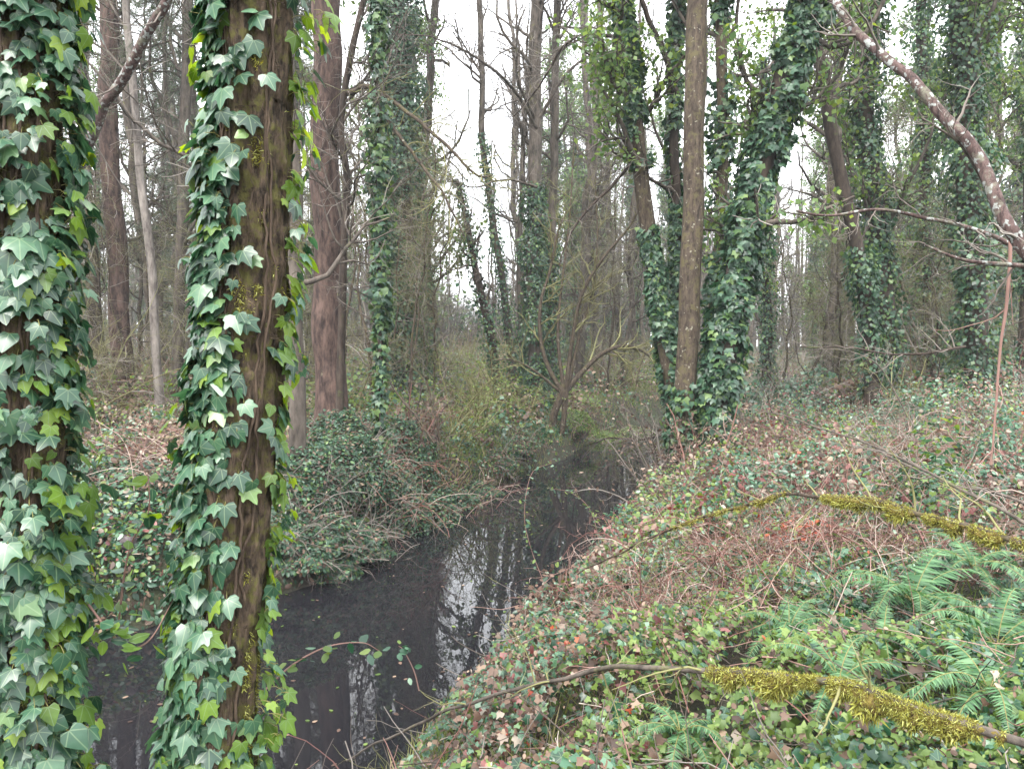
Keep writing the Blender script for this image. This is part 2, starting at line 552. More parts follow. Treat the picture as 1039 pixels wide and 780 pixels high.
def ground_mat():
    m, t, out = nodes('forest_floor')
    tcn = t.nodes.new('ShaderNodeTexCoord')
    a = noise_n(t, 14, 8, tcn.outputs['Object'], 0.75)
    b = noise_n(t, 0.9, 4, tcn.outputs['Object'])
    c1 = ramp(t, [(0.35, (0.014, 0.010, 0.008)), (0.55, (0.048, 0.035, 0.025)), (0.75, (0.12, 0.095, 0.07))], a).outputs['Color']  # soil tones darkened all over, putting contact shade under the leaves into the colour
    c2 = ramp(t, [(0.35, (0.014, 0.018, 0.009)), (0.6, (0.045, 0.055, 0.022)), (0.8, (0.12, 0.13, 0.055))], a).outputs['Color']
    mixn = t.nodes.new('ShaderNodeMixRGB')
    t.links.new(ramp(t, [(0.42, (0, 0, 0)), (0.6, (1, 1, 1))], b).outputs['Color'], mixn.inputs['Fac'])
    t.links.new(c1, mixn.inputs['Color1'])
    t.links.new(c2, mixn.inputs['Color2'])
    p = t.nodes.new('ShaderNodeBsdfPrincipled')
    p.inputs['Roughness'].default_value = 0.9
    t.links.new(mixn.outputs['Color'], p.inputs['Base Color'])
    bp = t.nodes.new('ShaderNodeBump')
    bp.inputs['Strength'].default_value = 1.0
    bp.inputs['Distance'].default_value = 0.05
    t.links.new(a, bp.inputs['Height'])
    t.links.new(bp.outputs['Normal'], p.inputs['Normal'])
    t.links.new(p.outputs[0], out.inputs['Surface'])
    return m


def water_mat():
    m, t, out = nodes('creek_water')
    tcn = t.nodes.new('ShaderNodeTexCoord')
    mp = t.nodes.new('ShaderNodeMapping')
    mp.inputs['Rotation'].default_value = (0, 0, R(-25))
    mp.inputs['Scale'].default_value = (1.0, 0.55, 1)
    t.links.new(tcn.outputs['Object'], mp.inputs['Vector'])
    a = noise_n(t, 5.0, 3, mp.outputs['Vector'])
    b = noise_n(t, 26.0, 2, mp.outputs['Vector'])
    h = math_n(t, 'ADD', math_n(t, 'MULTIPLY', a, 1.0), math_n(t, 'MULTIPLY', b, 0.04))
    p = t.nodes.new('ShaderNodeBsdfPrincipled')
    p.inputs['Base Color'].default_value = (0.010, 0.010, 0.012, 1)
    p.inputs['Roughness'].default_value = 0.01
    p.inputs['IOR'].default_value = 1.36
    p.inputs['Specular IOR Level'].default_value = 0.55
    bp = t.nodes.new('ShaderNodeBump')
    bp.inputs['Strength'].default_value = 0.016
    bp.inputs['Distance'].default_value = 0.03
    t.links.new(h, bp.inputs['Height'])
    t.links.new(bp.outputs['Normal'], p.inputs['Normal'])
    t.links.new(p.outputs[0], out.inputs['Surface'])
    return m


# ------------------------------------------------------------------ ground and water
n = 420
u = np.linspace(-1, 1, n)
gx = 3.2 * np.sinh(5.2 * u)
gy = 3.2 * np.sinh(5.2 * u) + 7.0
X, Y = np.meshgrid(gx, gy)
Z = height(X.ravel(), Y.ravel())
V = np.column_stack([X.ravel(), Y.ravel(), Z])
i, j = np.meshgrid(np.arange(n - 1), np.arange(n - 1))
a = (j * n + i).ravel()
g = Geo().add(V, np.column_stack([a, a + 1, a + n + 1, a + n]))
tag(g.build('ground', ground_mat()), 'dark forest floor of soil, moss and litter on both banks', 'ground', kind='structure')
g = Geo().add([(-70, -30, 0), (130, -30, 0), (130, 90, 0), (-70, 90, 0)], [(0, 1, 2, 3)])
tag(g.build('water', water_mat(), smooth=False), 'still dark creek water reflecting trunks and white sky', 'water', kind='structure')

# ------------------------------------------------------------------ ivy and trees
UP = np.array([0, 0, 1.0])


def trunk_frame(P, Rd, r, N, u=None):
    K = len(P)
    t = (r.uniform(0, 1, N) if u is None else u) * (K - 1)
    i = np.minimum(t.astype(int), K - 2)
    f = (t - i)[:, None]
    return P[i] * (1 - f) + P[i + 1] * f, Rd[i] * (1 - f[:, 0]) + Rd[i + 1] * f[:, 0], nrm(P[i + 1] - P[i])


def ivy_points(r, P, Rd, N, bulk, u0=0.0, u1=1.0, theta=None, tw=None, patch=0.0, pscale=1.6, seed=0, power=1.0):
    """positions on and around a trunk; bulk = how far the shoots stand out"""
    NN = N * 3
    c, rr, T = trunk_frame(P, Rd, r, NN, u0 + (u1 - u0) * r.uniform(0, 1, NN) ** power)
    th = r.uniform(-np.pi, np.pi, NN) if theta is None else R(theta) + r.normal(size=NN) * R(tw)
    o = np.stack([np.cos(th), np.sin(th), 0 * th], -1)
    o = nrm(o - (o * T).sum(-1, keepdims=True) * T)
    q = c + o * (rr[:, None] + 0.15)
    dens = fbm(q, pscale, 50 + seed, 2)
    keep = np.where(dens > patch + 0.12 * (r.uniform(size=NN) - 0.5))[0][:N]
    c, rr, o, q, T = c[keep], rr[keep], o[keep], q[keep], T[keep]
    lump = np.clip(fbm(q, pscale * 1.7, 80 + seed, 2) * 2.2 - 0.55, 0.08, 1.4)
    off = bulk * lump * r.uniform(0, 1, len(keep)) ** 0.7
    pos = c + o * (rr + 0.012 + off)[:, None]
    return pos, o, T


def ivy_leaves(r, g, pos, o, size, tmpl, mi, updown=1.0, jit=0.38):
    N = len(pos)
    n = o * 0.8 + UP * 0.45 + r.normal(size=(N, 3)) * jit
    tip = -UP * updown + o * 0.25 + r.normal(size=(N, 3)) * 0.45
    leaves(g, pos, n, tip, size[0] + (size[1] * 1.15 - size[0]) * r.beta(1.6, 2.2, N), tmpl, mi)


def ext_path(pts, d, top_z, n=60, base_sink=0.15, lean=None):
    """pixel path (listed from the top down) -> world polyline from the base up, carried on above the frame"""
    W = [at(px, py, d) for px, py in pts][::-1]
    b = W[0].copy()
    gz = float(height(np.array([b[0]]), np.array([b[1]]), False)[0])
    b[2] = gz - base_sink
    if W[0][2] - gz > 0.25:
        W = [b] + W
    else:
        W[0] = b
    if W[-1][2] < top_z:
        D = nrm(W[-1] - W[-2])
        D = nrm(D * 0.6 + UP * 0.6)
        k = (top_z - W[-1][2])
        W.append(W[-1] + D * k * 0.5)
        W.append(W[-1] + nrm(D + UP) * k * 0.5)
    return even(catmull(np.array(W), n * 3), n), gz


def crown_twigs(r, P, Rd, limbs=12, t0=0.3, L=(1.2, 3.0), up=0.12, sub=7, sub2=6, ang=(35, 80), wob=0.22, Lf=(0.45, 0.2), K=6, droop=-0.03, thick=1.0, t1=0.98, lmax=0.05):
    g = Geo()
    A, RA = sprout(r, P[None], Rd[None], limbs, t0, t1, L, ang, K=9, up=up, wob=wob, rf=0.42 * thick, rmin=0.010, tip=0.3, rmax=lmax)
    v, f = tubes(A, RA, 6)
    g.add(v, f, 0)
    lm = (L[0] + L[1]) / 2
    B, RB = sprout(r, A, RA, sub, 0.15, 1.0, (lm * Lf[0] * 0.6, lm * Lf[0] * 1.4), (30, 75), K=6, up=up * 0.5, wob=wob, rf=0.55, rmin=0.005, tip=0.4)
    v, f = tubes(B, RB, 4)
    g.add(v, f, 0)
    C, RC = sprout(r, B, RB, sub2, 0.1, 1.0, (lm * Lf[1] * 0.5, lm * Lf[1] * 1.5), (25, 70), K=5, up=droop, wob=wob * 1.1, rf=0.55, rmin=0.0025, tip=0.5)
    v, f = tubes(C, RC, 3)
    g.add(v, f, 1)
    return g, A, B, C


def make_tree(name, label, cat, pts, d, r0, r1, bark, seed, top_z=14, group=None, ivy=None, crown=None, rough=0.12, sides=14, nseg=60,
              twig='twig', flare=0.35, canopy_ivy=0, needles=0, ivy_mats=('ivy_dark', 'ivy_green'), ivy_mix=0.25):
    r = np.random.default_rng(seed)
    P, gz = ext_path(pts, d, top_z, nseg)
    P = P + (np.stack([fbm(P, 0.7, seed, 2), fbm(P, 0.7, seed + 9, 2), 0 * P[:, 0] + 0.5], -1) - 0.5) * min(0.25, r0 * 1.2) * np.clip((P[:, 2:3] - gz) / 1.5, 0, 1)
    s = np.linspace(0, 1, len(P))
    Rd = r0 + (r1 - r0) * s + r0 * flare * np.exp(-(P[:, 2] - gz).clip(0) / 0.35)
    root = empty(name, (P[0, 0], P[0, 1], gz))
    tag(root, label, cat, group)
    g = Geo()
    v, f = tubes(P[None], Rd[None], sides, rough, 5.0, seed)
    g.add(v, f)
    tr = g.build('trunk', bark, root)
    if crown is not None:
        gc, A, B, C = crown_twigs(r, P, Rd, **crown)
        mats = [M['bark_grey'] if twig == 'twig' else bark, M[twig]]
        gc.build('crown', mats, root)
        if canopy_ivy or needles:
            gl = Geo()
            N = canopy_ivy or needles
            fl = B.reshape(-1, 3) if canopy_ivy else C.reshape(-1, 3)
            pos = fl[r.integers(0, len(fl), N)] + r.normal(size=(N, 3)) * (0.10 if canopy_ivy else 0.03)
            if canopy_ivy:
                ivy_leaves(r, gl, pos, nrm(r.normal(size=(N, 3))), (0.05, 0.10), DIAM, r.integers(0, 2, N) * (r.uniform(size=N) < 0.7))
                gl.build('foliage', [M['ivy_green'], M['lime']], root)
            else:
                leaves(gl, pos, r.normal(size=(N, 3)) * .5 + UP, r.normal(size=(N, 3)) + [0, 0, -.6], r.uniform(0.08, 0.2, N), BLADE, 0)
                gl.build('foliage', M['needle'], root)
    if ivy is not None:
        gi = Geo()
        for k, iv in enumerate(ivy if isinstance(ivy, list) else [ivy]):
            iv = dict(iv)
            size = iv.pop('size', (0.05, 0.1))
            N = iv.pop('N')
            pos, o, T = ivy_points(r, P, Rd, N, seed=seed + k, **iv)
            mi = (r.uniform(size=len(pos)) < ivy_mix).astype(int)
            ivy_leaves(r, gi, pos, o, size, IVY_MID if d < 12 else DIAM, mi)
        gi.build('ivy', [M[m] for m in ivy_mats], root)
    return root, P, Rd


# ---- two near trees with ivy
def near_tree(label, pts, d, r0, r1, seed, layers, moss=None, vines=6, top_z=9.0):
    r = np.random.default_rng(seed)
    P, gz = ext_path(pts, d, top_z, 900)
    s = np.linspace(0, 1, len(P))
    Rd = r0 + (r1 - r0) * s + r0 * 0.5 * np.exp(-(P[:, 2] - gz).clip(0) / 0.2)
    root = empty('ivy_clad_tree', (P[0, 0], P[0, 1], gz))
    tag(root, label, 'tree')
    g = Geo()
    v, f = tubes(P[None], Rd[None], 120, 0.22, 14.0, seed)
    ax = np.repeat(P, 120, axis=0)
    o_ = v - ax
    rr_ = np.linalg.norm(o_, axis=1, keepdims=True)
    q = v * [1, 1, .22]
    ridge = 1 - np.abs(2 * fbm(q, 46, seed + 3, 2) - 1) * 2.2
    fine = fbm(v * [1, 1, .6], 95, seed + 5, 2) - .5
    v = ax + o_ * (1 + (.075 * ridge + .07 * fine)[:, None])
    g.add(v, f)
    g.build('trunk', M['bark_near'], root)
    # climbing stems
    gv = Geo()
    K = 160
    for k in range(vines):
        t0 = r.uniform(0, 0.1)
        u_ = np.linspace(t0, r.uniform(0.5, 0.95), K)
        c, rr, T = trunk_frame(P, Rd, r, K, u_)
        th = R(r.uniform(170, 330)) + np.cumsum(r.normal(size=K) * 0.05)
        o = np.stack([np.cos(th), np.sin(th), 0 * th], -1)
        pp = c + o * (rr * 1.05 + 0.004)[:, None]
        rad = np.linspace(0.0045, 0.002, K) * r.uniform(.6, 1.2)
        v, f = tubes(pp[None], rad[None], 6)
        gv.add(v, f)
    for k in range(110):        # fine rootlets gripping the bark
        t0 = r.uniform(0, 0.45)
        K2 = 14
        u_ = np.clip(t0 + np.linspace(0, r.uniform(-.02, .035), K2), 0, 1)
        c, rr, T = trunk_frame(P, Rd, r, K2, u_)
        th = R(r.uniform(150, 400)) + np.cumsum(r.normal(size=K2) * 0.10)
        o = np.stack([np.cos(th), np.sin(th), 0 * th], -1)
        pp = c + o * (rr * 1.06 + r.uniform(.0, .01))[:, None] + r.normal(size=(K2, 3)) * .002
        v, f = tubes(pp[None], np.linspace(.0016, .0007, K2)[None], 4)
        gv.add(v, f)
    gv.build('vine', M['vine'], root)
    gi = Geo()
    gp = Geo()
    for k, L in enumerate(layers):
        L = dict(L)
        size = L.pop('size', (0.045, 0.085))
        N = L.pop('N')
        young = L.pop('young', 0.06)
        pos, o, T = ivy_points(r, P, Rd, N, seed=seed + k, **L)
        mi = (r.uniform(size=len(pos)) < young).astype(int)
        hi = r.uniform(size=len(pos)) < 0.75
        for sel, tm in ((hi, IVY_HI), (~hi, IVY_HEART)):
            ivy_leaves(r, gi, pos[sel], o[sel], size, tm, mi[sel], jit=0.3)
        # petioles
        q = pos
        back = q - o * r.uniform(0.02, 0.06, len(q))[:, None] + UP * r.uniform(-0.02, 0.02, len(q))[:, None]
        mid = (q + back) / 2 + UP * 0.008
        v, f = tubes(np.stack([back, mid, q], 1), np.full((len(q), 3), 0.0011), 3)
        gp.add(v, f)
    gi.build('ivy', [M['ivy_near'], M['ivy_young']], root)
    gp.build('leaf_stalk', M['fern_stem'], root)
    if moss:
        gm = Geo()
        for (u0, u1, th, tw, N) in moss:
            c, rr, T = trunk_frame(P, Rd, r, N, r.uniform(u0, u1, N))
            a = R(th) + r.normal(size=N) * R(tw)
            o = np.stack([np.cos(a), np.sin(a), 0 * a], -1)
            pos = c + o * (rr * r.uniform(0.98, 1.07, N))[:, None]
            k = fbm(pos * [1, 1, .5], 16, seed, 3) + .42 * (1 - (pos[:, 2] - gz) / 1.0).clip(-.3, 1) > .56
            pos, o = pos[k], o[k]
            m_ = len(pos)
            leaves(gm, pos, r.normal(size=(m_, 3)), o + r.normal(size=(m_, 3)) * 0.7 - UP * 0.9, r.uniform(0.006, 0.020, m_), BLADE2, 0)
        gm.build('moss', M['moss'], root)
    # limbs above the picture
    A, RA = sprout(r, P[None], Rd[None], 10, 0.72, 0.98, (1.2, 2.6), (35, 70), K=9, up=0.1, wob=0.2, rf=0.3, rmin=0.01)
    B, RB = sprout(r, A, RA, 6, 0.2, 1, (0.5, 1.2), (30, 70), K=6, wob=0.2)
    g = Geo()
    v, f = tubes(A, RA, 6); g.add(v, f)
    v, f = tubes(B, RB, 4); g.add(v, f)
    g.build('crown', M['bark_grey'], root)
    return root


BLADE2 = (np.array([(-0.10, 0, 0), (0.10, 0, 0), (0.0, 1, 0)], float), np.array([(0, 1, 2)]))

# heights as a share of the path: frame bottom ~0.05, frame top ~0.40 of a 9 m tree
near_tree('nearest tree at the left edge, its trunk wholly wrapped in dark green ivy leaves',
          [(28, -20), (29, 300), (31, 560), (34, 790)], 1.95, 0.082, 0.06, 101,
          [dict(N=4300, bulk=0.065, u0=0.0, u1=0.5, patch=0.30, pscale=6, young=0.02, size=(.022, .056)),
           dict(N=260, bulk=0.11, u0=0.0, u1=0.45, theta=-5, tw=22, young=0.6, size=(0.025, 0.05)),
           dict(N=220, bulk=0.10, u0=0.0, u1=0.2, theta=-20, tw=35, young=0.45, size=(0.035, 0.07))],
          moss=[(0.0, 0.25, -70, 50, 20000)], vines=7)
near_tree('near tree with ivy climbing the left of its bare brown mossy trunk',
          [(260, -20), (256, 120), (252, 300), (240, 470), (226, 640), (218, 790)], 2.15, 0.108, 0.08, 202,
          [dict(N=1700, bulk=0.06, u0=0.0, u1=0.5, theta=204, tw=27, patch=0.20, pscale=6, young=0.07, size=(.022, .058)),
           dict(N=900, bulk=0.035, u0=0.0, u1=0.48, power=1.7, theta=238, tw=34, patch=0.36, pscale=5, young=0.04, size=(.03, .06)),
           dict(N=260, bulk=0.09, u0=0.0, u1=0.5, theta=180, tw=18, young=0.7, size=(0.025, 0.05)),
           dict(N=520, bulk=0.09, u0=0.05, u1=0.5, theta=8, tw=15, patch=0.34, pscale=3, young=0.55, size=(0.024, 0.055)),
           dict(N=200, bulk=0.04, u0=0.0, u1=0.12, theta=-80, tw=50, young=0.1, size=(.03, .06))],
          moss=[(0.0, 0.5, -70, 60, 90000)], vines=7)

CR = dict(limbs=10, t0=0.25, L=(1.3, 3.2), sub=7, sub2=6)
TREES = []


def T(*a, **k):
    TREES.append(make_tree(*a, **k))
    return TREES[-1]


T('bare_tree', 'straight reddish brown trunk on the left bank just right of the near ivy tree', 'tree', [(332, -10), (329, 200), (332, 330), (336, 402)], 12, .25, .17, M['bark_red'], 11, 18,
  crown=dict(limbs=26, t0=0.45, L=(1.2, 2.6), sub=7, sub2=5), rough=0.08, sides=20, nseg=120)
T('bare_tree', 'thin crooked dark stem rising close beside the reddish brown trunk', 'tree', [(372, -10), (356, 60), (345, 130), (352, 190), (347, 290), (345, 400)], 11, .065, .04, M['bark_dark'], 12, 9,
  crown=dict(limbs=16, t0=0.4, L=(0.8, 2.4), sub=7, sub2=6))
T('bare_tree', 'slender grey trunk at the left waterline half hidden by the near mossy trunk', 'tree', [(292, -10), (296, 200), (301, 380), (302, 525)], 8.6, .095, .06, M['bark_grey'], 13, 11, crown=CR)
T('pale_tree', 'pale grey trunk in the left wood seen between the two near trees', 'tree', [(128, -10), (140, 150), (155, 290), (163, 425)], 14, .085, .055, M['bark_pale'], 14, 12, crown=CR, needles=5000)
T('bare_tree', 'darkest brown trunk in the left wood beside the pale grey trunk', 'tree', [(106, -10), (115, 200), (126, 425)], 15.5, .21, .14, M['bark_red'], 15, 15, crown=CR, needles=9000)
T('bare_tree', 'brown trunk in the left wood nearest to the leftmost ivy tree', 'tree', [(80, -10), (88, 200), (104, 430)], 17, .16, .1, M['bark_dark'], 16, 15, crown=CR, needles=5000)
T('bare_tree', 'brown trunk just left of the near mossy trunk, rising behind it', 'tree', [(190, -10), (186, 200), (176, 420)], 16, .12, .1, M['bark_grey'], 17, 15, crown=CR, needles=9000)
T('ivy_sapling', 'slim young tree sleeved in ivy standing on the bramble bank', 'tree', [(384, -10), (383, 150), (385, 300), (387, 440)], 10.5, .035, .02, M['bark_dark'], 18, 7.5,
  ivy=[dict(N=1500, bulk=0.13, patch=0.3, pscale=2.5), dict(N=900, bulk=.3, u0=.35, u1=.95, patch=.4)], crown=dict(limbs=18, t0=0.35, L=(0.5, 1.5), sub=6, sub2=4), ivy_mix=0.4)
T('ivy_clad_tree', 'broad dark column of ivy over a tall trunk beyond the bramble bank', 'tree', [(404, -10), (408, 180), (412, 365)], 17, .2, .14, M['bark_dark'], 19, 16,
  ivy=[dict(N=26000, bulk=0.62, patch=0.24, pscale=0.9)], crown=dict(limbs=12, t0=0.2, L=(0.6, 1.6), sub=5, sub2=4), ivy_mix=0.08)
T('ivy_clad_tree', 'short leaning snag furred with ivy at the left of the sky gap', 'tree', [(464, 182), (478, 250), (494, 320), (503, 382)], 18, .12, .06, M['bark_dark'], 20, 6.0,
  ivy=[dict(N=1500, bulk=0.22, patch=0.35)], crown=dict(limbs=12, t0=0.4, L=(0.4, 1.3), sub=5, sub2=4))
for lab, pts, rr, rt, sd, tz, ivy, dd in [
    ('bare forked tree standing alone against the white sky gap', [(488, 80), (490, 150), (497, 200), (510, 290), (520, 385)], (.11), .06, 21, 18, dict(N=2200, bulk=.25, u0=0, u1=.45, patch=.3), 21),
    ('thin reddish stem between the forked tree and the ivy-footed trunks', [(545, -10), (533, 120), (527, 250), (530, 388)], .09, .06, 22, 12, dict(N=700, bulk=.2, u0=0, u1=.2, patch=.3), 22),
    ('thickest bare trunk in the middle distance with ivy round its foot', [(545, -10), (543, 150), (541, 260), (543, 388)], .20, .12, 23, 18, dict(N=6000, bulk=.32, u0=0, u1=.34, patch=.25), 19),
    ('narrow trunk right behind the thickest middle trunk', [(568, -10), (562, 150), (559, 385)], .13, .08, 24, 16, dict(N=2500, bulk=.3, u0=0, u1=.3, patch=.3), 20)]:
    T('bare_tree', lab, 'tree', pts, dd, rr, rt, M['bark_grey'], sd, tz, ivy=ivy, crown=dict(limbs=22, t0=0.42, L=(1.2, 3.2), sub=7, sub2=6))
T('ivy_clad_tree', 'slim dark ivy trunk leaning left over the right bank with a bare patch midway', 'tree', [(630, -10), (642, 100), (652, 190), (661, 260), (674, 340), (690, 440)], 11, .13, .09, M['bark_moss'], 25, 11,
  ivy=[dict(N=2600, bulk=0.08, u0=0, u1=.38, patch=0.4), dict(N=4500, bulk=.10, u0=.46, u1=1, patch=.4)], crown=dict(limbs=18, t0=0.45, L=(0.7, 2.2), sub=7, sub2=5), canopy_ivy=4500, ivy_mix=0.25)
T('mossy_tree', 'tall straight ochre-mossed trunk, the thickest bare one on the right bank', 'tree', [(710, -10), (704, 100), (700, 220), (697, 330), (694, 450)], 9.5, .135, .115, M['bark_moss'], 26, 16,
  crown=dict(limbs=12, t0=0.5, L=(1.2, 2.6), sub=6, sub2=5), sides=24, nseg=120, ivy=[dict(N=900, bulk=.12, u0=0, u1=.10, patch=.4)])
T('mossy_tree', 'thin mossy stem close to the right of the ochre-mossed trunk', 'tree', [(731, -10), (734, 100), (731, 220), (722, 430)], 10.8, .09, .07, M['bark_moss'], 27, 13,
  crown=dict(limbs=14, t0=0.4, L=(1.0, 2.4), sub=6, sub2=5), ivy=[dict(N=2600, bulk=.22, u0=0, u1=.7, patch=.42)])
T('ivy_clad_tree', 'dark ivy stem showing just left behind the ochre-mossed trunk', 'tree', [(690, -10), (684, 120), (687, 250), (690, 430)], 11.6, .08, .07, M['bark_dark'], 28, 13,
  crown=dict(limbs=14, t0=0.35, L=(1.0, 2.8), sub=6, sub2=5), ivy=[dict(N=3500, bulk=.08, u0=0, u1=.8, patch=.42)], ivy_mix=.3)
T('ivy_clad_tree', 'thick ivy-covered tree leaning strongly right across the right bank', 'tree', [(826, -20), (798, 80), (772, 180), (750, 270), (735, 350), (727, 425)], 9.5, .16, .14, M['bark_dark'], 29, 11,
  ivy=[dict(N=12000, bulk=0.17, u0=0, u1=1, patch=0.36, pscale=2.5)], crown=dict(limbs=18, t0=0.3, L=(0.7, 2.0), sub=7, sub2=5), canopy_ivy=3000, ivy_mix=0.2)
T('bare_tree', 'dark trunk leaning left, right of the leaning ivy tree', 'tree', [(815, -10), (836, 80), (848, 160), (864, 240), (884, 345)], 13, .12, .09, M['bark_dark'], 30, 12,
  ivy=[dict(N=2000, bulk=.25, u0=0, u1=.3, patch=.3)], crown=dict(limbs=16, t0=0.4, L=(1.0, 2.4), sub=7, sub2=5), canopy_ivy=2500)
T('ivy_clad_tree', 'dark forked ivy tree crossed by the lichen-spotted branch', 'tree', [(882, -10), (878, 100), (886, 200), (895, 345)], 14, .2, .15, M['bark_dark'], 31, 14,
  ivy=[dict(N=12000, bulk=0.34, patch=0.30, pscale=1.4)], crown=dict(limbs=14, t0=0.25, L=(1.0, 2.4), sub=7, sub2=5), canopy_ivy=3000, ivy_mix=0.25)
T('ivy_clad_tree', 'bushy ivy tree behind the tip of the lichen-spotted branch at the right edge', 'tree', [(972, -10), (980, 100), (986, 220), (990, 350)], 13, .19, .13, M['bark_dark'], 32, 14,
  ivy=[dict(N=12000, bulk=0.42, patch=0.32, pscale=1.2)], crown=dict(limbs=14, t0=0.25, L=(1.0, 2.4), sub=7, sub2=5), canopy_ivy=4500, ivy_mix=0.25)
T('ivy_clad_tree', 'slender ivy tree in shade at the far right edge of the wood', 'tree', [(1050, -10), (1046, 150), (1040, 350)], 15, .12, .1, M['bark_dark'], 33, 13,
  ivy=[dict(N=6500, bulk=0.36, patch=0.34, pscale=1.2)], crown=CR, canopy_ivy=3000, ivy_mix=0.3)
T('ivy_clad_tree', 'ivy pole standing alone between the leaning ivy tree and the forked ivy tree', 'tree', [(775, 60), (776, 150), (778, 370)], 19, .12, .08, M['bark_dark'], 34, 9,
  ivy=[dict(N=4500, bulk=0.3, patch=0.36, pscale=1.2)], crown=CR, canopy_ivy=4000)
T('ivy_clad_tree', 'ivy-clad twin stems in the gap between the forked ivy tree and the right edge tree', 'tree', [(935, -10), (938, 150), (942, 350)], 18, .14, .1, M['bark_dark'], 35, 13,
  ivy=[dict(N=6500, bulk=0.36, patch=0.36, pscale=1.2)], crown=CR, canopy_ivy=3500, ivy_mix=0.4)


# ---- branches and snags drawn through given pixels
def limb_obj(name, label, cat, pts, d, r0, r1, mat, seed, twigs=0, tl=(0.2, 0.6), group=None, sides=12, n=80, rough=0.12, twig_mat='twig'):
    r = np.random.default_rng(seed)
    if np.ndim(d) == 0:
        d = [d] * len(pts)
    P = catmull(np.array([at(px, py, q) for (px, py), q in zip(pts, d)]), n)
    P += (np.stack([fbm(P, 4, seed + k, 2) for k in range(3)], -1) - 0.5) * 0.05 * min(1, r0 / 0.02)
    Rd = np.linspace(r0, r1, n)
    root = empty(name, P[0])
    tag(root, label, cat, group)
    g = Geo()
    v, f = tubes(P[None], Rd[None], sides, rough, 14, seed)
    g.add(v, f)
    g.build('stem', mat, root)
    if twigs:
        A, RA = sprout(r, P[None], Rd[None], twigs, 0.05, 1.0, tl, (30, 80), K=7, up=0.03, wob=0.2, rf=0.5, rmin=0.0025, rmax=0.008)
        B, RB = sprout(r, A, RA, 4, 0.2, 1.0, (tl[0] * .4, tl[1] * .45), (25, 60), K=5, wob=0.2, rf=0.6, rmin=0.0015)
        for q in range(len(A)):
            g = Geo()
            v, f = tubes(A[q:q + 1], RA[q:q + 1], 5); g.add(v, f)
            v, f = tubes(B[q * 4:q * 4 + 4], RB[q * 4:q * 4 + 4], 3); g.add(v, f)
            g.build('twig', M[twig_mat], root)
    return root, P, Rd


limb_obj('leaning_snag', 'leaning grey lichened pole slanting up to the right behind the leftmost ivy tree', 'dead tree',
         [(182, -30), (165, 8), (130, 70), (98, 128), (72, 190), (40, 300), (15, 440)], [5.6, 5.7, 5.9, 6.1, 6.3, 6.8, 7.4], .032, .05, M['bark_lichen'], 41, twigs=10, tl=(.3, .9))
limb_obj('lichen_branch', 'thick branch blotched with white lichen slanting down across the upper right', 'branch',
         [(1065, 268), (1040, 245), (1018, 215), (1000, 170), (958, 118), (925, 82), (880, 45), (842, -2), (815, -40)], [3.0, 3.05, 3.1, 3.2, 3.35, 3.5, 3.7, 3.9, 4.1], .030, .018, M['bark_lichen'], 42, twigs=8, tl=(.15, .5), sides=20, n=140)
limb_obj('hanging_branch', 'thin pale branch curving across the right above the brambles', 'branch',
         [(1030, 252), (1005, 238), (950, 222), (890, 214), (840, 218), (808, 212)], 3.6, .012, .005, M['bark_lichen'], 43, twigs=9, tl=(.1, .35))
limb_obj('hanging_branch', 'short pale branch just below the longer curved one at the right', 'branch',
         [(1050, 272), (1010, 268), (975, 262), (938, 250)], 3.3, .012, .005, M['bark_lichen'], 44, twigs=8, tl=(.1, .3))
limb_obj('hanging_branch', 'slim forked branch hanging beneath the lichen-blotched branch', 'branch',
         [(1010, 205), (1000, 190), (975, 150), (950, 130), (935, 120)], 3.3, .008, .003, M['bark_grey'], 45, twigs=8, tl=(.1, .3))
limb_obj('red_cane', 'thin dark red cane dropping vertically at the right edge', 'cane',
         [(1024, 230), (1022, 300), (1016, 350), (1010, 420), (1006, 470)], 3.4, .008, .004, M['twig_red'], 46, twigs=8, tl=(.1, .35), twig_mat='twig_red')
limb_obj('mossy_limb', 'long mossy twiggy limb reaching right from the trunks at upper left', 'branch',
         [(352, 95), (375, 88), (400, 105), (440, 135), (480, 175), (500, 180)], [11, 10.6, 10.4, 10.2, 10, 10], .04, .012, M['bark_moss'], 47, twigs=26, tl=(.4, 1.2), twig_mat='twig_moss')
limb_obj('mossy_limb', 'drooping mossy limb below the long one, curving down to the sky gap', 'branch',
         [(375, 88), (395, 125), (430, 170), (455, 205), (470, 240)], [10.6, 10.4, 10.2, 10, 10], .03, .01, M['bark_moss'], 48, twigs=18, tl=(.3, .9), twig_mat='twig_moss')
limb_obj('bare_limb', 'bare crooked limb sloping down left from the slim leaning ivy trunk', 'branch',
         [(645, 160), (625, 185), (600, 210), (580, 235), (568, 270)], [11, 10.9, 10.8, 10.8, 10.8], .03, .008, M['bark_dark'], 49, twigs=16, tl=(.3, .9))
limb_obj('bare_limb', 'high bare limb arching left from the slim leaning ivy trunk', 'branch',
         [(640, 40), (605, 35), (575, 45), (545, 90), (520, 120)], [11, 11.2, 11.4, 11.6, 11.8], .03, .008, M['bark_dark'], 50, twigs=22, tl=(.4, 1.1))
limb_obj('bare_limb', 'fine-twigged bare limb spreading left high in the sky gap from the thickest middle trunk', 'branch',
         [(545, 130), (520, 90), (485, 60), (445, 40), (405, 35)], [18.6, 17.8, 17, 16.4, 16], .045, .01, M['bark_grey'], 52, twigs=48, tl=(.7, 2.2))
limb_obj('bare_limb', 'lower fine-twigged bare limb reaching left from the thickest middle trunk', 'branch',
         [(545, 190), (515, 182), (480, 190), (450, 180)], [18.6, 18, 17.5, 17], .035, .008, M['bark_grey'], 53, twigs=26, tl=(.4, 1.3))
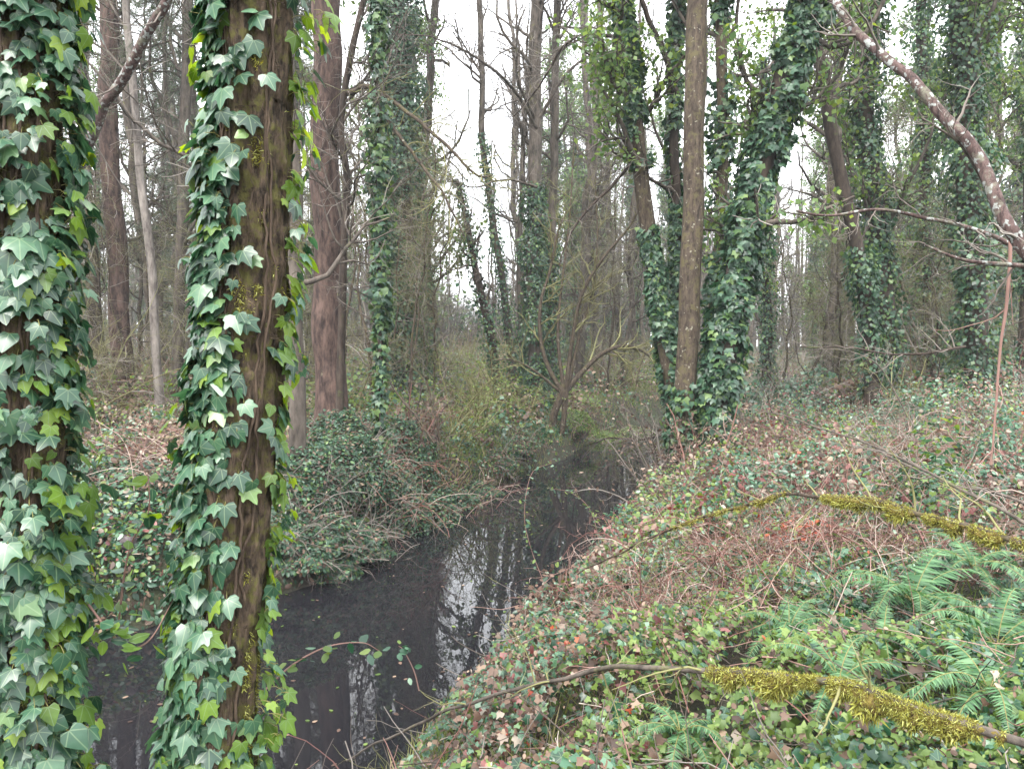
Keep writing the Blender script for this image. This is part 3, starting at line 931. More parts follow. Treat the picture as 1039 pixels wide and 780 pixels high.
limb_obj('bare_limb', 'fine-twigged bare limb spreading right at the top from the thickest middle trunk', 'branch',
         [(547, 120), (575, 75), (610, 50), (640, 35)], [18.6, 18.2, 17.8, 17.4], .045, .01, M['bark_grey'], 54, twigs=40, tl=(.7, 2.0))
limb_obj('bare_limb', 'dark bare limb slanting from the top into the stems behind the ochre-mossed trunk', 'branch',
         [(688, 100), (672, 50), (655, 10), (640, -30)], [11.5, 11.3, 11.1, 11], .05, .03, M['bark_dark'], 51, twigs=10, tl=(.4, 1.0))


# ---- mossy many-stemmed creekside tree
def creek_tree():
    d = 17.6
    b = at(563, 437, d)
    gz = float(height(np.array([b[0]]), np.array([b[1]]), False)[0])
    root = empty('mossy_multistem_tree', (b[0], b[1], gz))
    tag(root, 'low many-stemmed mossy tree spreading over the creek bend from the left bank', 'tree')
    paths = [([(560, 445), (562, 420), (572, 396)], .10, .08), ([(570, 450), (572, 425), (574, 396)], .07, .07),
             ([(573, 398), (590, 378), (612, 358), (635, 351), (655, 358), (668, 372)], .075, .02),
             ([(571, 398), (556, 372), (548, 340), (549, 305), (558, 275), (566, 235), (575, 215)], .06, .02),
             ([(574, 398), (580, 350), (590, 300), (612, 262), (640, 228), (660, 190)], .06, .015),
             ([(572, 398), (566, 340), (570, 290), (578, 220), (582, 150)], .05, .015),
             ([(575, 398), (588, 340), (600, 300), (606, 250), (604, 180)], .05, .015),
             ([(571, 400), (545, 378), (520, 365), (500, 366)], .035, .012)]
    r = np.random.default_rng(77)
    gt, gb, gtw = Geo(), Geo(), Geo()
    for k, (pp, a, c) in enumerate(paths):
        dd = d + (0 if k < 2 else r.uniform(-0.4, 0.6))
        W = np.array([at(x, y, d + (dd - d) * q / max(1, len(pp) - 1)) for q, (x, y) in enumerate(pp)])
        if k < 2:
            W[0, 2] = gz - 0.1
        P = catmull(W, 24)
        Rd = np.linspace(a, c, 24)
        v, f = tubes(P[None], Rd[None], 10, 0.15, 6)
        (gt if k < 2 else gb).add(v, f)
        if k >= 2:
            A, RA = sprout(r, P[None], Rd[None], 11, 0.2, 1, (.5, 1.4), (25, 70), K=7, up=0.08, wob=.18, rf=.5, rmin=.007)
            B, RB = sprout(r, A, RA, 7, 0.1, 1, (.2, .7), (25, 60), K=5, up=.05, wob=.2, rf=.6, rmin=.004)
            for q, s_ in ((A, RA), (B, RB)):
                v, f = tubes(q, s_, 4); gtw.add(v, f)
    gt.build('trunk', M['bark_moss'], root)
    gb.build('limb', M['bark_moss'], root)
    gtw.build('crown', M['twig_moss'], root)


creek_tree()


# ------------------------------------------------------------------ background wood
def bg_proto(name, kind, seed):
    r = np.random.default_rng(seed)
    H = {'bare': 17, 'ivy': 15, 'pole': 14, 'fir': 16}[kind]
    n = 30
    z = np.linspace(-0.3, H, n)
    P = np.column_stack([np.cumsum(r.normal(size=n)) * 0.06 + z * r.uniform(-.05, .05), np.cumsum(r.normal(size=n)) * 0.06, z])
    r0 = {'bare': .15, 'ivy': .16, 'pole': .09, 'fir': .15}[kind]
    Rd = np.linspace(r0, r0 * .4, n)
    root = empty(name, (0, 0, 0))
    g = Geo()
    v, f = tubes(P[None], Rd[None], 8, .1, 4)
    g.add(v, f)
    g.build('trunk', M['bark_dark'] if kind == 'ivy' else M['bark_grey'], root)
    kw = dict(limbs=24, t0=.15, L=(1.0, 2.8), sub=6, sub2=6) if kind != 'fir' else dict(limbs=46, t0=.12, L=(0.8, 2.0), sub=7, sub2=5, up=-.03, ang=(70, 100))
    gc, A, B, C = crown_twigs(r, P, Rd, **kw)
    gc.build('crown', [M['bark_grey'], M['twig']], root)
    if kind == 'ivy':
        gi = Geo()
        pos, o, TT = ivy_points(r, P, Rd, 9000, 0.65, 0, .75, patch=.34, pscale=.9, seed=seed)
        ivy_leaves(r, gi, pos, o, (.08, .15), DIAM, (r.uniform(size=len(pos)) < .35).astype(int))
        fl = B.reshape(-1, 3)
        N = 5000
        pos = fl[r.integers(0, len(fl), N)] + r.normal(size=(N, 3)) * .15
        ivy_leaves(r, gi, pos, nrm(r.normal(size=(N, 3))), (.07, .13), DIAM, np.ones(N, int))
        gi.build('ivy', [M['ivy_dark'], M['ivy_green']], root)
    if kind == 'fir':
        gi = Geo()
        fl = C.reshape(-1, 3)
        N = 15000
        pos = fl[r.integers(0, len(fl), N)] + r.normal(size=(N, 3)) * .04
        leaves(gi, pos, r.normal(size=(N, 3)) * .5 + UP, r.normal(size=(N, 3)) + [0, 0, -.5], r.uniform(.1, .22, N), (BLADE2[0] * [.7, 1, 1], BLADE2[1]), 0)
        gi.build('foliage', M['needle'], root)
    return root


protos = {k: [bg_proto(nm, k, s) for s in ss] for k, nm, ss in
          (('bare', 'bare_tree', (301, 302, 303)), ('ivy', 'ivy_clad_tree', (311, 312, 313)), ('pole', 'slender_tree', (321, 322)), ('fir', 'fir_tree', (331, 332)))}
r = np.random.default_rng(900)
used = set()
placed = [(t[1][0][0], t[1][0][1]) for t in TREES]
ZONES = [  # px range, depth range, count, kinds, place words
    (-60, 300, 17, 30, 16, ['fir', 'bare', 'pole', 'fir'], 'in the left wood behind the two near ivy trees'),
    (-60, 435, 30, 60, 36, ['fir', 'bare', 'pole', 'ivy'], 'far back in the dim left wood'),
    (385, 435, 19, 32, 6, ['ivy', 'bare', 'pole'], 'in the middle distance left of the sky gap'),
    (532, 690, 24, 60, 34, ['bare', 'pole', 'bare', 'ivy'], 'beyond the creek bend, left of the ochre-mossed trunk'),
    (690, 1100, 20, 32, 11, ['ivy', 'bare', 'pole'], 'deep on the right bank behind the leaning ivy trees'),
    (690, 1100, 32, 60, 22, ['pole', 'bare', 'ivy', 'bare'], 'at the far back of the dim right wood'),
    (440, 540, 44, 75, 12, ['pole'], 'very far off against the white sky gap')]
ADJ = {'bare': 'bare grey tree', 'ivy': 'ivy-clad tree', 'pole': 'slender bare pole tree', 'fir': 'dim fir with drooping fine boughs'}
for (a, b, d0, d1, cnt, kinds, where) in ZONES:
    k = 0
    tries = 0
    while k < cnt and tries < 2000:
        tries += 1
        px, d = r.uniform(a, b), r.uniform(d0, d1)
        x, y = (px - 519.5) / F * d, d
        rr_, ll_ = side(np.array([x]), np.array([y]))
        if rr_[0] < 1 and ll_[0] < 1: continue
        if d0 < 43 and 440 < px < 528: continue
        if 352 < px < 388: continue
        if min(math.hypot(x - q, y - w_) for q, w_ in placed) < 1.5: continue
        placed.append((x, y))
        kind = kinds[k % len(kinds)]
        p = protos[kind][r.integers(len(protos[kind]))]
        if p.name in used:
            o = copy_tree(p)
        else:
            o = p
            used.add(p.name)
        o.location = (x, y, float(height(np.array([x]), np.array([y]), False)[0]))
        o.rotation_euler = (r.uniform(-.06, .06), r.uniform(-.06, .06), r.uniform(0, 6.28))
        s = r.uniform(.8, 1.2) * (0.62 if d0 > 45 else 1)
        o.scale = (s, s, s)
        tag(o, ADJ[kind] + ' ' + where, 'tree', ADJ[kind] + 's ' + where)
        k += 1
for ps in protos.values():
    for p in ps:
        if p.name not in used:
            for ch in list(p.children): bpy.data.objects.remove(ch)
            bpy.data.objects.remove(p)


# far-off wood closing the view: one mass of stems and brush 60-120 m away
r = np.random.default_rng(950)
N = 2600
az = R(1) * r.uniform(-62, 62, N)
dd = r.uniform(58, 120, N)
pxs = 519.5 + F * np.tan(az)
gap = np.exp(-((pxs - 480) / 75) ** 2)
hh = r.uniform(6, 19, N) * (1 - .76 * gap)
x, y = dd * np.tan(az), dd
x *= 1
b = np.column_stack([x, y, height(x, y, False) - .3])
K = 6
A = b[:, None] + np.linspace(0, 1, K)[None, :, None] * np.column_stack([r.normal(size=N) * .8, r.normal(size=N) * .8, hh])[:, None] + r.normal(size=(N, K, 3)) * .12
RA = r.uniform(.05, .16, N)[:, None] * np.linspace(1, .35, K)[None]
g = Geo()
v, f = tubes(A, RA, 4); g.add(v, f, 0)
B, RB = sprout(r, A, RA, 11, .08, 1, (1.5, 4.5), (30, 75), K=4, up=.08, wob=.2, rf=.5, rmin=.018)
v, f = tubes(B, RB, 3); g.add(v, f, 0)
C, RC = sprout(r, B, RB, 3, .1, 1, (.6, 2.0), (30, 70), K=3, up=.05, wob=.2, rf=.6, rmin=.014)
v, f = tubes(C, RC, 3); g.add(v, f, 1)
fl = B.reshape(-1, 3)
low = fl[fl[:, 2] < 9]
N = 30000
pos = low[r.integers(0, len(low), N)] + r.normal(size=(N, 3)) * .5
leaves(g, pos, r.normal(size=(N, 3)), r.normal(size=(N, 3)), r.uniform(.2, .5, N), DIAM, r.choice([2, 3], N))
tag(g.build('distant_wood', [M['bark_grey'], M['twig'], M['ivy_green'], M['ivy_dark']]), 'pale mass of distant stems and brush closing off the wood', 'wood', kind='stuff')


# ------------------------------------------------------------------ undergrowth
def shrub_geo(r, x, y, h, n=14, spread=0.5, sub=7, sub2=4, arch=-0.02, rad=0.012, g=None, m0=0, m1=0):
    g = g or Geo()
    z = height(np.array([x]), np.array([y]), False)[0]
    st = np.array([[x, y, z - .05]]) + np.column_stack([r.normal(size=n) * .15, r.normal(size=n) * .15, np.zeros(n)])
    D = nrm(np.column_stack([r.normal(size=n) * spread, r.normal(size=n) * spread, np.ones(n)]))
    K = 9
    A = np.empty((n, K, 3)); A[:, 0] = st
    L = h * r.uniform(.5, 1.1, n)
    for k in range(1, K):
        D = nrm(D + r.normal(size=D.shape) * .12 + [0, 0, arch * k])
        A[:, k] = A[:, k - 1] + D * (L / (K - 1))[:, None]
    RA = rad * r.uniform(.6, 1.3, n)[:, None] * np.linspace(1, .4, K)[None]
    v, f = tubes(A, RA, 4); g.add(v, f, m0)
    B, RB = sprout(r, A, RA, sub, .2, 1, (h * .15, h * .4), (25, 70), K=6, up=.02, wob=.2, rf=.6, rmin=.0028)
    v, f = tubes(B, RB, 3); g.add(v, f, m0)
    if sub2:
        C, RC = sprout(r, B, RB, sub2, .2, 1, (h * .06, h * .18), (25, 70), K=4, wob=.2, rf=.6, rmin=.002)
        v, f = tubes(C, RC, 3); g.add(v, f, m1)
    return g, A, B


# brushy thicket of many shrubs behind both banks: one mass
r = np.random.default_rng(55)
g = Geo()
cnt = 0
while cnt < 210:
    d = r.uniform(11.5, 42) if r.uniform() < .7 else r.uniform(30, 60)
    px = r.uniform(-80, 1120)
    x, y = (px - 519.5) / F * d, d
    a_, b_ = side(np.array([x]), np.array([y]))
    if max(a_[0], b_[0]) < .5: continue
    if a_[0] > 0 and d < 13 and px < 760: continue
    if 430 < px < 680 and d < 26 and r.uniform() < .7: continue
    left = b_[0] > 0
    shrub_geo(r, x, y, r.uniform(1.0, 3.0) if left else r.uniform(.8, 2.2), n=14, spread=.55, sub=6, sub2=4, rad=.011, g=g, m0=r.choice([0, 1, 1, 2] if left else [0, 0, 1, 2]), m1=r.choice([0, 1]))
    cnt += 1
tag(g.build('undergrowth', [M['twig'], M['twig_moss'], M['twig_red']]), 'grey brown tangle of bare brush filling the wood floor', 'undergrowth', kind='stuff')


def px_ground(px, py):
    """ground point seen at a pixel: march the ray"""
    for d in np.concatenate([np.arange(2, 20, .05), np.arange(20, 60, .3)]):
        p = at(px, py, d)
        if p[2] <= height(np.array([p[0]]), np.array([p[1]]), False)[0]:
            return p
    return at(px, py, 30)


# fine whippy saplings between the trunks
def sapling_proto(seed, H):
    r = np.random.default_rng(seed)
    n = 24
    z = np.linspace(-.2, H, n)
    P = np.column_stack([np.cumsum(r.normal(size=n)) * .05, np.cumsum(r.normal(size=n)) * .05, z])
    Rd = np.linspace(.035, .008, n)
    root = empty('bare_sapling', (0, 0, 0))
    g = Geo()
    v, f = tubes(P[None], Rd[None], 6); g.add(v, f)
    g.build('trunk', M['bark_moss'], root)
    g, A, B, C = crown_twigs(r, P, Rd, limbs=22, t0=.15, L=(.6, 1.9), sub=8, sub2=6, up=.05, ang=(30, 85), wob=.26, Lf=(.5, .25))
    g.build('crown', [M['twig'], M['twig_moss']], root)
    return root


sp = [sapling_proto(970 + k, h) for k, h in enumerate((5.5, 7.5, 4.2))]
r = np.random.default_rng(975)
first = [True] * 3
for (a, b, d0, d1, cnt, where) in [(-40, 330, 12, 24, 22, 'in the left wood behind the near trees'), (340, 445, 14, 26, 8, 'on the left bank beyond the bramble mounds'),
                                   (560, 690, 21, 32, 6, 'past the creek bend, left of the ochre-mossed trunk'), (760, 1090, 12, 26, 20, 'under the ivy trees of the right wood')]:
    k = 0
    while k < cnt:
        px, d = r.uniform(a, b), r.uniform(d0, d1)
        x, y = (px - 519.5) / F * d, d
        rr_, ll_ = side(np.array([x]), np.array([y]))
        if rr_[0] < 1 and ll_[0] < .8: continue
        q = r.integers(3)
        o = sp[q] if first[q] else copy_tree(sp[q])
        first[q] = False
        o.location = (x, y, float(height(np.array([x]), np.array([y]), False)[0]))
        o.rotation_euler = (r.uniform(-.2, .2), r.uniform(-.2, .2), r.uniform(0, 6.28))
        s = r.uniform(.75, 1.25)
        o.scale = (s, s, s)
        tag(o, 'fine twiggy bare sapling ' + where, 'sapling', 'bare saplings ' + where)
        k += 1

# separate shrubs of both banks
for k, (px, d, h, mt, lab) in enumerate([
        (400, 11.6, 1.3, 'twig_red', 'reddish leafless shrub on the bramble bank right of the ivy sapling'),
        (455, 13.5, 1.7, 'twig_moss', 'greenish twiggy shrub on the left bank below the sky gap'),
        (480, 15.5, 2.1, 'twig_moss', 'yellow-green upright shrub below the short leaning snag'),
        (430, 12.6, 1.3, 'twig', 'low grey shrub in front of the broad ivy column'),
        (520, 17.0, 1.6, 'twig_moss', 'fine mossy shrub left of the many-stemmed creek tree'),
        (668, 9.6, 1.5, 'twig', 'grey twiggy shrub on the right bank rim just left of the ochre-mossed trunk'),
        (712, 8.9, 1.3, 'twig_red', 'tall reddish canes growing in front of the ochre-mossed trunk'),
        (640, 27.0, 2.6, 'twig_moss', 'tall mossy brush on the far bank past the creek bend')]):
    r = np.random.default_rng(600 + k)
    x = (px - 519.5) / F * d
    g, A, B = shrub_geo(r, x, d, h, n=16, spread=.45, sub=8, sub2=5, rad=.014)
    z = float(height(np.array([x]), np.array([d]), False)[0])
    root = empty('bare_shrub', (x, d, z))
    tag(root, lab, 'shrub')
    g.build('stem', M[mt], root)
    N = 350
    fl = B.reshape(-1, 3)
    gl = Geo()
    leaves(gl, fl[r.integers(0, len(fl), N)], r.normal(size=(N, 3)) + UP, r.normal(size=(N, 3)), r.uniform(.03, .06, N), OVAL, 0)
    gl.build('foliage', M['lime'] if 'moss' in mt else M['litter'], root)


# bramble mounds along the left bank edge
def mound(label, pts, seed, N=9000, mats=('ivy_dark', 'ivy_green', 'litter', 'ivy_near'), pr=(.56, .12, .16, .16), size=(.028, .062)):
    """pts: (px, d, half width, height above ground)"""
    r = np.random.default_rng(seed)
    c0 = ((pts[0][0] - 519.5) / F * pts[0][1], pts[0][1])
    root = empty('bramble_bush', (c0[0], c0[1], float(height(np.array([c0[0]]), np.array([c0[1]]), False)[0])))
    tag(root, label, 'bush')
    gl, gs = Geo(), Geo()
    for (px, d, wd, hh) in pts:
        x, y = (px - 519.5) / F * d, d
        z = height(np.array([x]), np.array([y]), False)[0]
        n_ = N // len(pts)
        q = nrm(r.normal(size=(n_, 3)))
        q[:, 2] = np.abs(q[:, 2]) * 1.0 - .25
        rad = (0.72 + .42 * fbm(q * 2.0 + [x, y, 0], 1.5, seed, 3) ** 1.0) * r.uniform(.72, 1.0, n_) ** .6
        pos = np.array([x, y, z]) + q * rad[:, None] * [wd, wd * .8, hh]
        n = q + UP * .6 + r.normal(size=(n_, 3)) * .5
        mi = r.choice(len(mats), n_, p=pr)
        leaves(gl, pos, n, r.normal(size=(n_, 3)) + q * .5 - UP * .4, r.uniform(*size, n_), IVY_MID if size[0] > .04 else OVAL, mi)
        ns = 38
        st = np.repeat([[x, y, z]], ns, 0) + r.normal(size=(ns, 3)) * [wd * .4, wd * .4, .02]
        D = nrm(np.column_stack([r.normal(size=ns), r.normal(size=ns), np.ones(ns) * 1.3]))
        K = 10
        A = np.empty((ns, K, 3)); A[:, 0] = st
        for k in range(1, K):
            D = nrm(D + r.normal(size=D.shape) * .1 + [0, 0, -.14])
            A[:, k] = A[:, k - 1] + D * (r.uniform(.9, 1.6) * wd / (K - 1))
        RA = np.full((ns, K), .005) * np.linspace(1, .5, K)
        v, f = tubes(A, RA, 4); gs.add(v, f)
        B, RB = sprout(r, A, RA, 4, .2, 1, (.15, .5), (30, 70), K=5, up=-.05, wob=.2, rf=.6, rmin=.002)
        v, f = tubes(B, RB, 3); gs.add(v, f)
    gl.build('foliage', [M[m] for m in mats], root)
    gs.build('cane', M['twig_red'] if seed % 2 else M['twig'], root)


mound('dark bramble mound hanging over the creek at the foot of the ivy sapling', [(385, 10.3, .8, 1.0), (425, 10.9, .85, .95), (350, 9.7, .7, .95), (400, 11.4, .8, 1.15)], 701, 26000)
mound('blue-green bramble clump between the reddish trunk and the water', [(330, 9.2, .6, .9), (305, 8.7, .6, .8), (345, 10.4, .6, 1.1), (285, 8.4, .55, .7), (318, 8.3, .5, .42), (350, 8.7, .5, .45), (372, 9.1, .45, .45), (282, 7.95, .4, .34), (305, 8.0, .4, .30), (332, 8.3, .4, .30)], 702, 44000)
mound('rounded bramble clump nearest the water where the creek narrows', [(455, 11.9, .7, .75), (484, 12.9, .6, .55)], 703, 13000)
mound('reddish bramble clump at the bend left of the many-stemmed creek tree', [(498, 14.2, .55, .5), (520, 15.6, .55, .45)], 704, 8000, pr=(.25, .15, .45, .15))
mound('low dark clump of brambles across the water behind the near mossy trunk', [(240, 8.6, .7, .45), (190, 8.4, .8, .4), (140, 8.2, .8, .4)], 705, 11000, pr=(.4, .1, .38, .12))
mound('low bramble clump across the water seen left of the leftmost ivy tree', [(20, 8.2, .9, .5), (-40, 8.4, .9, .5)], 706, 6000, pr=(.4, .1, .38, .12))
mound('grassy green bank clump under the arching limb of the creek tree', [(610, 20.2, .9, .75), (645, 22.0, 1.0, .8), (580, 18.9, .7, .55)], 707, 12000, mats=('ivy_green', 'lime', 'litter', 'grass'), pr=(.25, .45, .1, .2))
mound('loose leafy clump around the foot of the ochre-mossed trunk', [(700, 10.0, .5, .45), (676, 11.2, .45, .5)], 708, 4000, pr=(.25, .25, .45, .05))
mound('ivy mound around the foot of the leaning ivy tree', [(735, 9.9, .5, .35), (775, 10.8, .6, .35)], 709, 5000, pr=(.5, .2, .25, .05))


# ------------------------------------------------------------------ ground cover
def cover_height(x, y):
    q = xyz(x, y)
    return 0.05 + 0.38 * np.clip(fbm(q, 1.3, 401, 3) * 2.1 - 0.65, 0, 1) + .12 * vnoise(q, 4.5, 402)


def scatter(r, N, d0, d1, px0=-80, px1=1120, power=1.0, which=None, smin=0.05):
    """ground points spread evenly in view angle and thinning with distance"""
    X_, Y_ = [], []
    tot = 0
    while tot < N:
        d = d0 * (d1 / d0) ** (r.uniform(size=N) ** power)
        px = r.uniform(px0, px1, N)
        x, y = (px - 519.5) / F * d, d
        a_, b_ = side(x, y)
        ok = np.zeros(N, bool)
        if which in (None, 'right'): ok |= a_ > smin
        if which in (None, 'left'): ok |= b_ > smin
        X_.append(x[ok]); Y_.append(y[ok]); tot += ok.sum()
    return np.concatenate(X_)[:N], np.concatenate(Y_)[:N]


def cover(name, label, N, d0, d1, seed, tmpl, size, mats, probs, which, lift=1.0, flat=1.0, power=1.0, px0=-80, px1=1120, reds=()):
    r = np.random.default_rng(seed)
    x, y = scatter(r, N, d0, d1, power=power, which=which, px0=px0, px1=px1)
    keep = fbm(xyz(x, y), 4.5, 409, 2) + r.normal(size=N) * .05 > .40
    x, y = x[keep], y[keep]
    N = len(x)
    z = height(x, y)
    ch = cover_height(x, y) * lift * np.clip(np.maximum(*side(x, y)) / .8 + .35, 0, 1)
    lvl = r.uniform(0, 1, N) ** .5
    pos = np.column_stack([x, y, z + ch * lvl + .01])
    q = xyz(x, y)
    # surface slope of the leafy canopy
    e = .12
    gx_ = (cover_height(x + e, y) - cover_height(x - e, y)) / (2 * e) * lift
    gy_ = (cover_height(x, y + e) - cover_height(x, y - e)) / (2 * e) * lift
    n = np.column_stack([-gx_, -gy_, np.ones(N) * flat]) + r.normal(size=(N, 3)) * .55 + np.array([0, -.3, 0])
    tip = np.column_stack([r.normal(size=N), r.normal(size=N) - .4, r.normal(size=N) * .2 - .2])
    pn = np.array(probs, float)[None].repeat(N, 0)
    n1 = fbm(q, .9, 421, 2)
    n2 = fbm(q, 1.4, 431, 2)
    n3 = fbm(q, .7, 441, 2)
    # patches: some places leafy, some littered
    w_ = {'ground_ivy': np.clip(n1 * 6 - 2.3, .1, 3), 'ivy_dark': np.clip(n1 * 4 - 1.3, .1, 3), 'lime': np.clip(n3 * 6 - 2.4, .05, 4),
          'litter': np.clip(4 - n1 * 6.4, .12, 3.4), 'pale_litter': np.clip(3.2 - n1 * 4.4, .2, 3), 'red': np.clip(n2 * 14 - 7.6, .02, 6), 'maroon': np.clip(n2 * 8 - 3.6, .05, 5),
          'ivy_green': np.clip(n3 * 4 - 1.2, .2, 3)}
    for k, m in enumerate(mats):
        if m in w_: pn[:, k] *= w_[m]
    for (rx, ry, rr_, k_, amt) in reds:
        pn[:, k_] += amt * np.exp(-((x - rx) ** 2 + (y - ry) ** 2) / rr_ ** 2)
    pn /= pn.sum(1, keepdims=True)
    mi = (pn.cumsum(1) < r.uniform(size=(N, 1))).sum(1).clip(0, len(mats) - 1)
    sz = (size[0] + (size[1] * 1.25 - size[0]) * r.beta(1.5, 2.6, N)) * np.where(np.isin(mi, [k for k, m in enumerate(mats) if 'litter' in m]), 1.1, 1)
    g = Geo()
    leaves(g, pos, n, tip, sz, tmpl, mi)
    return tag(g.build(name, [M[m] for m in mats]), label, 'ground cover', kind='stuff')


rp = [px_ground(px, py) for px, py in ((438, 738), (578, 690), (800, 560), (720, 550), (870, 605), (1000, 400), (700, 480))]
MR = ['ground_ivy', 'lime', 'litter', 'pale_litter', 'maroon', 'red', 'ivy_near']
reds = [(px_ground(740, 745)[0], px_ground(740, 745)[1], .45, 1, 1.2), (rp[0][0], rp[0][1], .07, 5, 14), (rp[1][0], rp[1][1], .10, 5, 2.5), (rp[2][0], rp[2][1], .22, 5, 2.2), (rp[3][0], rp[3][1], .35, 4, .8), (rp[4][0], rp[4][1], .2, 4, .6), (rp[6][0], rp[6][1], .6, 4, .5)]
cover('ground_ivy_leaves', 'glossy ivy, moss-green sprouts and dead leaves carpeting the near right bank', 75000, 1.6, 6.5, 501, IVY_MID, (.016, .046), MR, (.50, .24, .075, .012, .02, .003, .22), 'right', power=.95, px0=250, px1=1500, reds=reds)
cover('small_leaf_cover', 'small sprouts and crumbs of dead leaf between the near ivy', 60000, 1.6, 7.5, 502, OVAL, (.010, .030), MR, (.25, .34, .26, .05, .05, .004, .05), 'right', lift=1.05, power=.95, px0=250, px1=1500, reds=reds)
cover('bank_leaves', 'pinkish brown and green leaf cover on the right bank further back', 95000, 5.5, 22, 503, OVAL, (.022, .060), MR, (.30, .24, .22, .07, .14, .006, .10), 'right', lift=1.7, px0=500, reds=reds)
cover('wood_floor_leaves', 'green and brown leaf cover under the right wood', 60000, 14, 60, 504, DIAM, (.05, .13), ['ground_ivy', 'lime', 'litter', 'pale_litter', 'maroon'], (.32, .28, .22, .10, .06), 'right', lift=2.0, px0=600)
cover('left_bank_leaves', 'dull green and brown leaf cover along the left bank', 60000, 6.2, 20, 505, OVAL, (.035, .08), ['ground_ivy', 'lime', 'litter', 'pale_litter', 'maroon'], (.30, .18, .34, .06, .03), 'left', lift=1.0)
cover('left_wood_leaves', 'soft green and brown floor of the left wood', 70000, 14, 60, 506, DIAM, (.05, .13), ['ground_ivy', 'lime', 'litter', 'pale_litter'], (.30, .42, .22, .06), 'left', lift=2.2)


def grass(label, N, seed, d0, d1, which, size, px0, px1, cond=None, hang=0.0):
    r = np.random.default_rng(seed)
    x, y = scatter(r, N, d0, d1, which=which, px0=px0, px1=px1, smin=-.02)
    if cond is not None:
        k = cond(x, y, r)
        x, y = x[k], y[k]
    N = len(x)
    z = height(x, y)
    tip = np.column_stack([r.normal(size=N) * .5, r.normal(size=N) * .5, np.full(N, .9)])
    n = np.column_stack([r.normal(size=N), r.normal(size=N), r.normal(size=N) * .3])
    g = Geo()
    leaves(g, np.column_stack([x, y, z]), n, tip, r.uniform(*size, N), BLADE, 0)
    tag(g.build('grass', M['grass']), label, 'grass', kind='stuff')


def bank_face():
    r = np.random.default_rng(508)
    x, y = scatter(r, 75000, 5.2, 26, which='left', smin=-.45)
    _, b_ = side(x, y)
    k = (b_ < .75) & (height(x, y) > -.02)
    x, y = x[k], y[k]
    N = len(x)
    pos = np.column_stack([x, y, height(x, y) + r.uniform(0, .12, N)])
    g = Geo()
    leaves(g, pos, np.column_stack([r.normal(size=N) * .6 + .4, r.normal(size=N) * .6 - .6, r.normal(size=N) * .4 + .5]), r.normal(size=(N, 3)) * .5 - UP * .7, r.uniform(.03, .085, N), OVAL,
           r.choice(5, N, p=(.36, .12, .34, .16, .02)))
    tag(g.build('bank_face_leaves', [M[m] for m in ('ivy_dark', 'lime', 'litter', 'ground_ivy', 'pale_litter')]), 'dark leaves hanging over the steep face of the left bank', 'ground cover', kind='stuff')


bank_face()


def edge_cond(lo, hi):
    def f(x, y, r):
        a_, b_ = side(x, y)
        s = np.maximum(a_, b_)
        return (s < hi) & (s > lo)
    return f


grass('thin grass along the near right waterline', 9000, 520, 4.5, 13, 'right', (.05, .17), 200, 700, edge_cond(-.05, .9))
grass('soft green grass drooping over the left bank toward the bend', 42000, 521, 12, 32, 'left', (.07, .26), 380, 720, edge_cond(-.3, 3.5))
grass('scattered grass blades among the leaves on the right bank', 16000, 522, 2, 14, 'right', (.06, .22), 300, 1100, lambda x, y, r: fbm(xyz(x, y), .8, 77, 2) > .5)

# broken sticks lying in the leaves
r = np.random.default_rng(67)
x, y = scatter(r, 1500, 1.8, 14, px0=250)
n_ = len(x)
b = np.column_stack([x, y, height(x, y) + cover_height(x, y) * r.uniform(.5, 1.1, n_)])
D = nrm(np.column_stack([r.normal(size=n_), r.normal(size=n_), r.normal(size=n_) * .3 + .1]))
K = 6
A = np.empty((n_, K, 3)); A[:, 0] = b
ln = r.uniform(.08, .5, n_)
for k in range(1, K):
    D = nrm(D + r.normal(size=D.shape) * .14)
    A[:, k] = A[:, k - 1] + D * (ln / (K - 1))[:, None]
RA = r.uniform(.0012, .004, n_)[:, None] * np.linspace(1, .6, K)[None]
v, f = tubes(A, RA, 4)
g = Geo(); g.add(v, f, np.repeat(r.integers(0, 3, n_), (K - 1) * 4))
tag(g.build('stick_litter', [M['twig'], M['twig_red'], M['bark_grey']]), 'scattered thin dead sticks lying among the bank leaves', 'litter', kind='stuff')

# brambles and dry canes over the right bank: one tangle
r = np.random.default_rng(66)
g = Geo()
for k in range(760):
    d = 5.0 * (20 / 5.0) ** r.uniform() if k > 60 else r.uniform(3.2, 6)
    px = r.uniform(600, 1110) if k > 60 else r.uniform(560, 1110)
    x, y = (px - 519.5) / F * d, d
    a_, _ = side(np.array([x]), np.array([y]))
    if a_[0] < (.3 if d < 6 else .95): continue
    hh = r.uniform(.4, 1.0) if d > 6.5 else r.uniform(.2, .45)
    shrub_geo(r, x, y, hh * 1.5, n=5, spread=.9, sub=6, sub2=4, arch=-.08, rad=.0036, g=g, m0=r.choice([0, 1, 1, 2]), m1=r.choice([0, 1]))
for k in range(230):      # taller reddish bramble stems
    d = 4.2 * (12 / 4.2) ** r.uniform()
    px = r.uniform(640, 1110)
    x, y = (px - 519.5) / F * d, d
    a_, _ = side(np.array([x]), np.array([y]))
    if a_[0] < 1.2: continue
    shrub_geo(r, x, y, r.uniform(.7, 1.3), n=4, spread=.9, sub=7, sub2=3, arch=-.07, rad=.005, g=g, m0=1, m1=1)
for k in range(90):       # left bank dead stems
    d = r.uniform(8.5, 15)
    px = r.uniform(-40, 560)
    x, y = (px - 519.5) / F * d, d
    _, b_ = side(np.array([x]), np.array([y]))
    if b_[0] < .15: continue
    shrub_geo(r, x, y, r.uniform(.5, 1.3), n=6, spread=.7, sub=5, sub2=3, arch=-.04, rad=.006, g=g, m0=r.choice([0, 1, 2]), m1=r.choice([0, 2]))
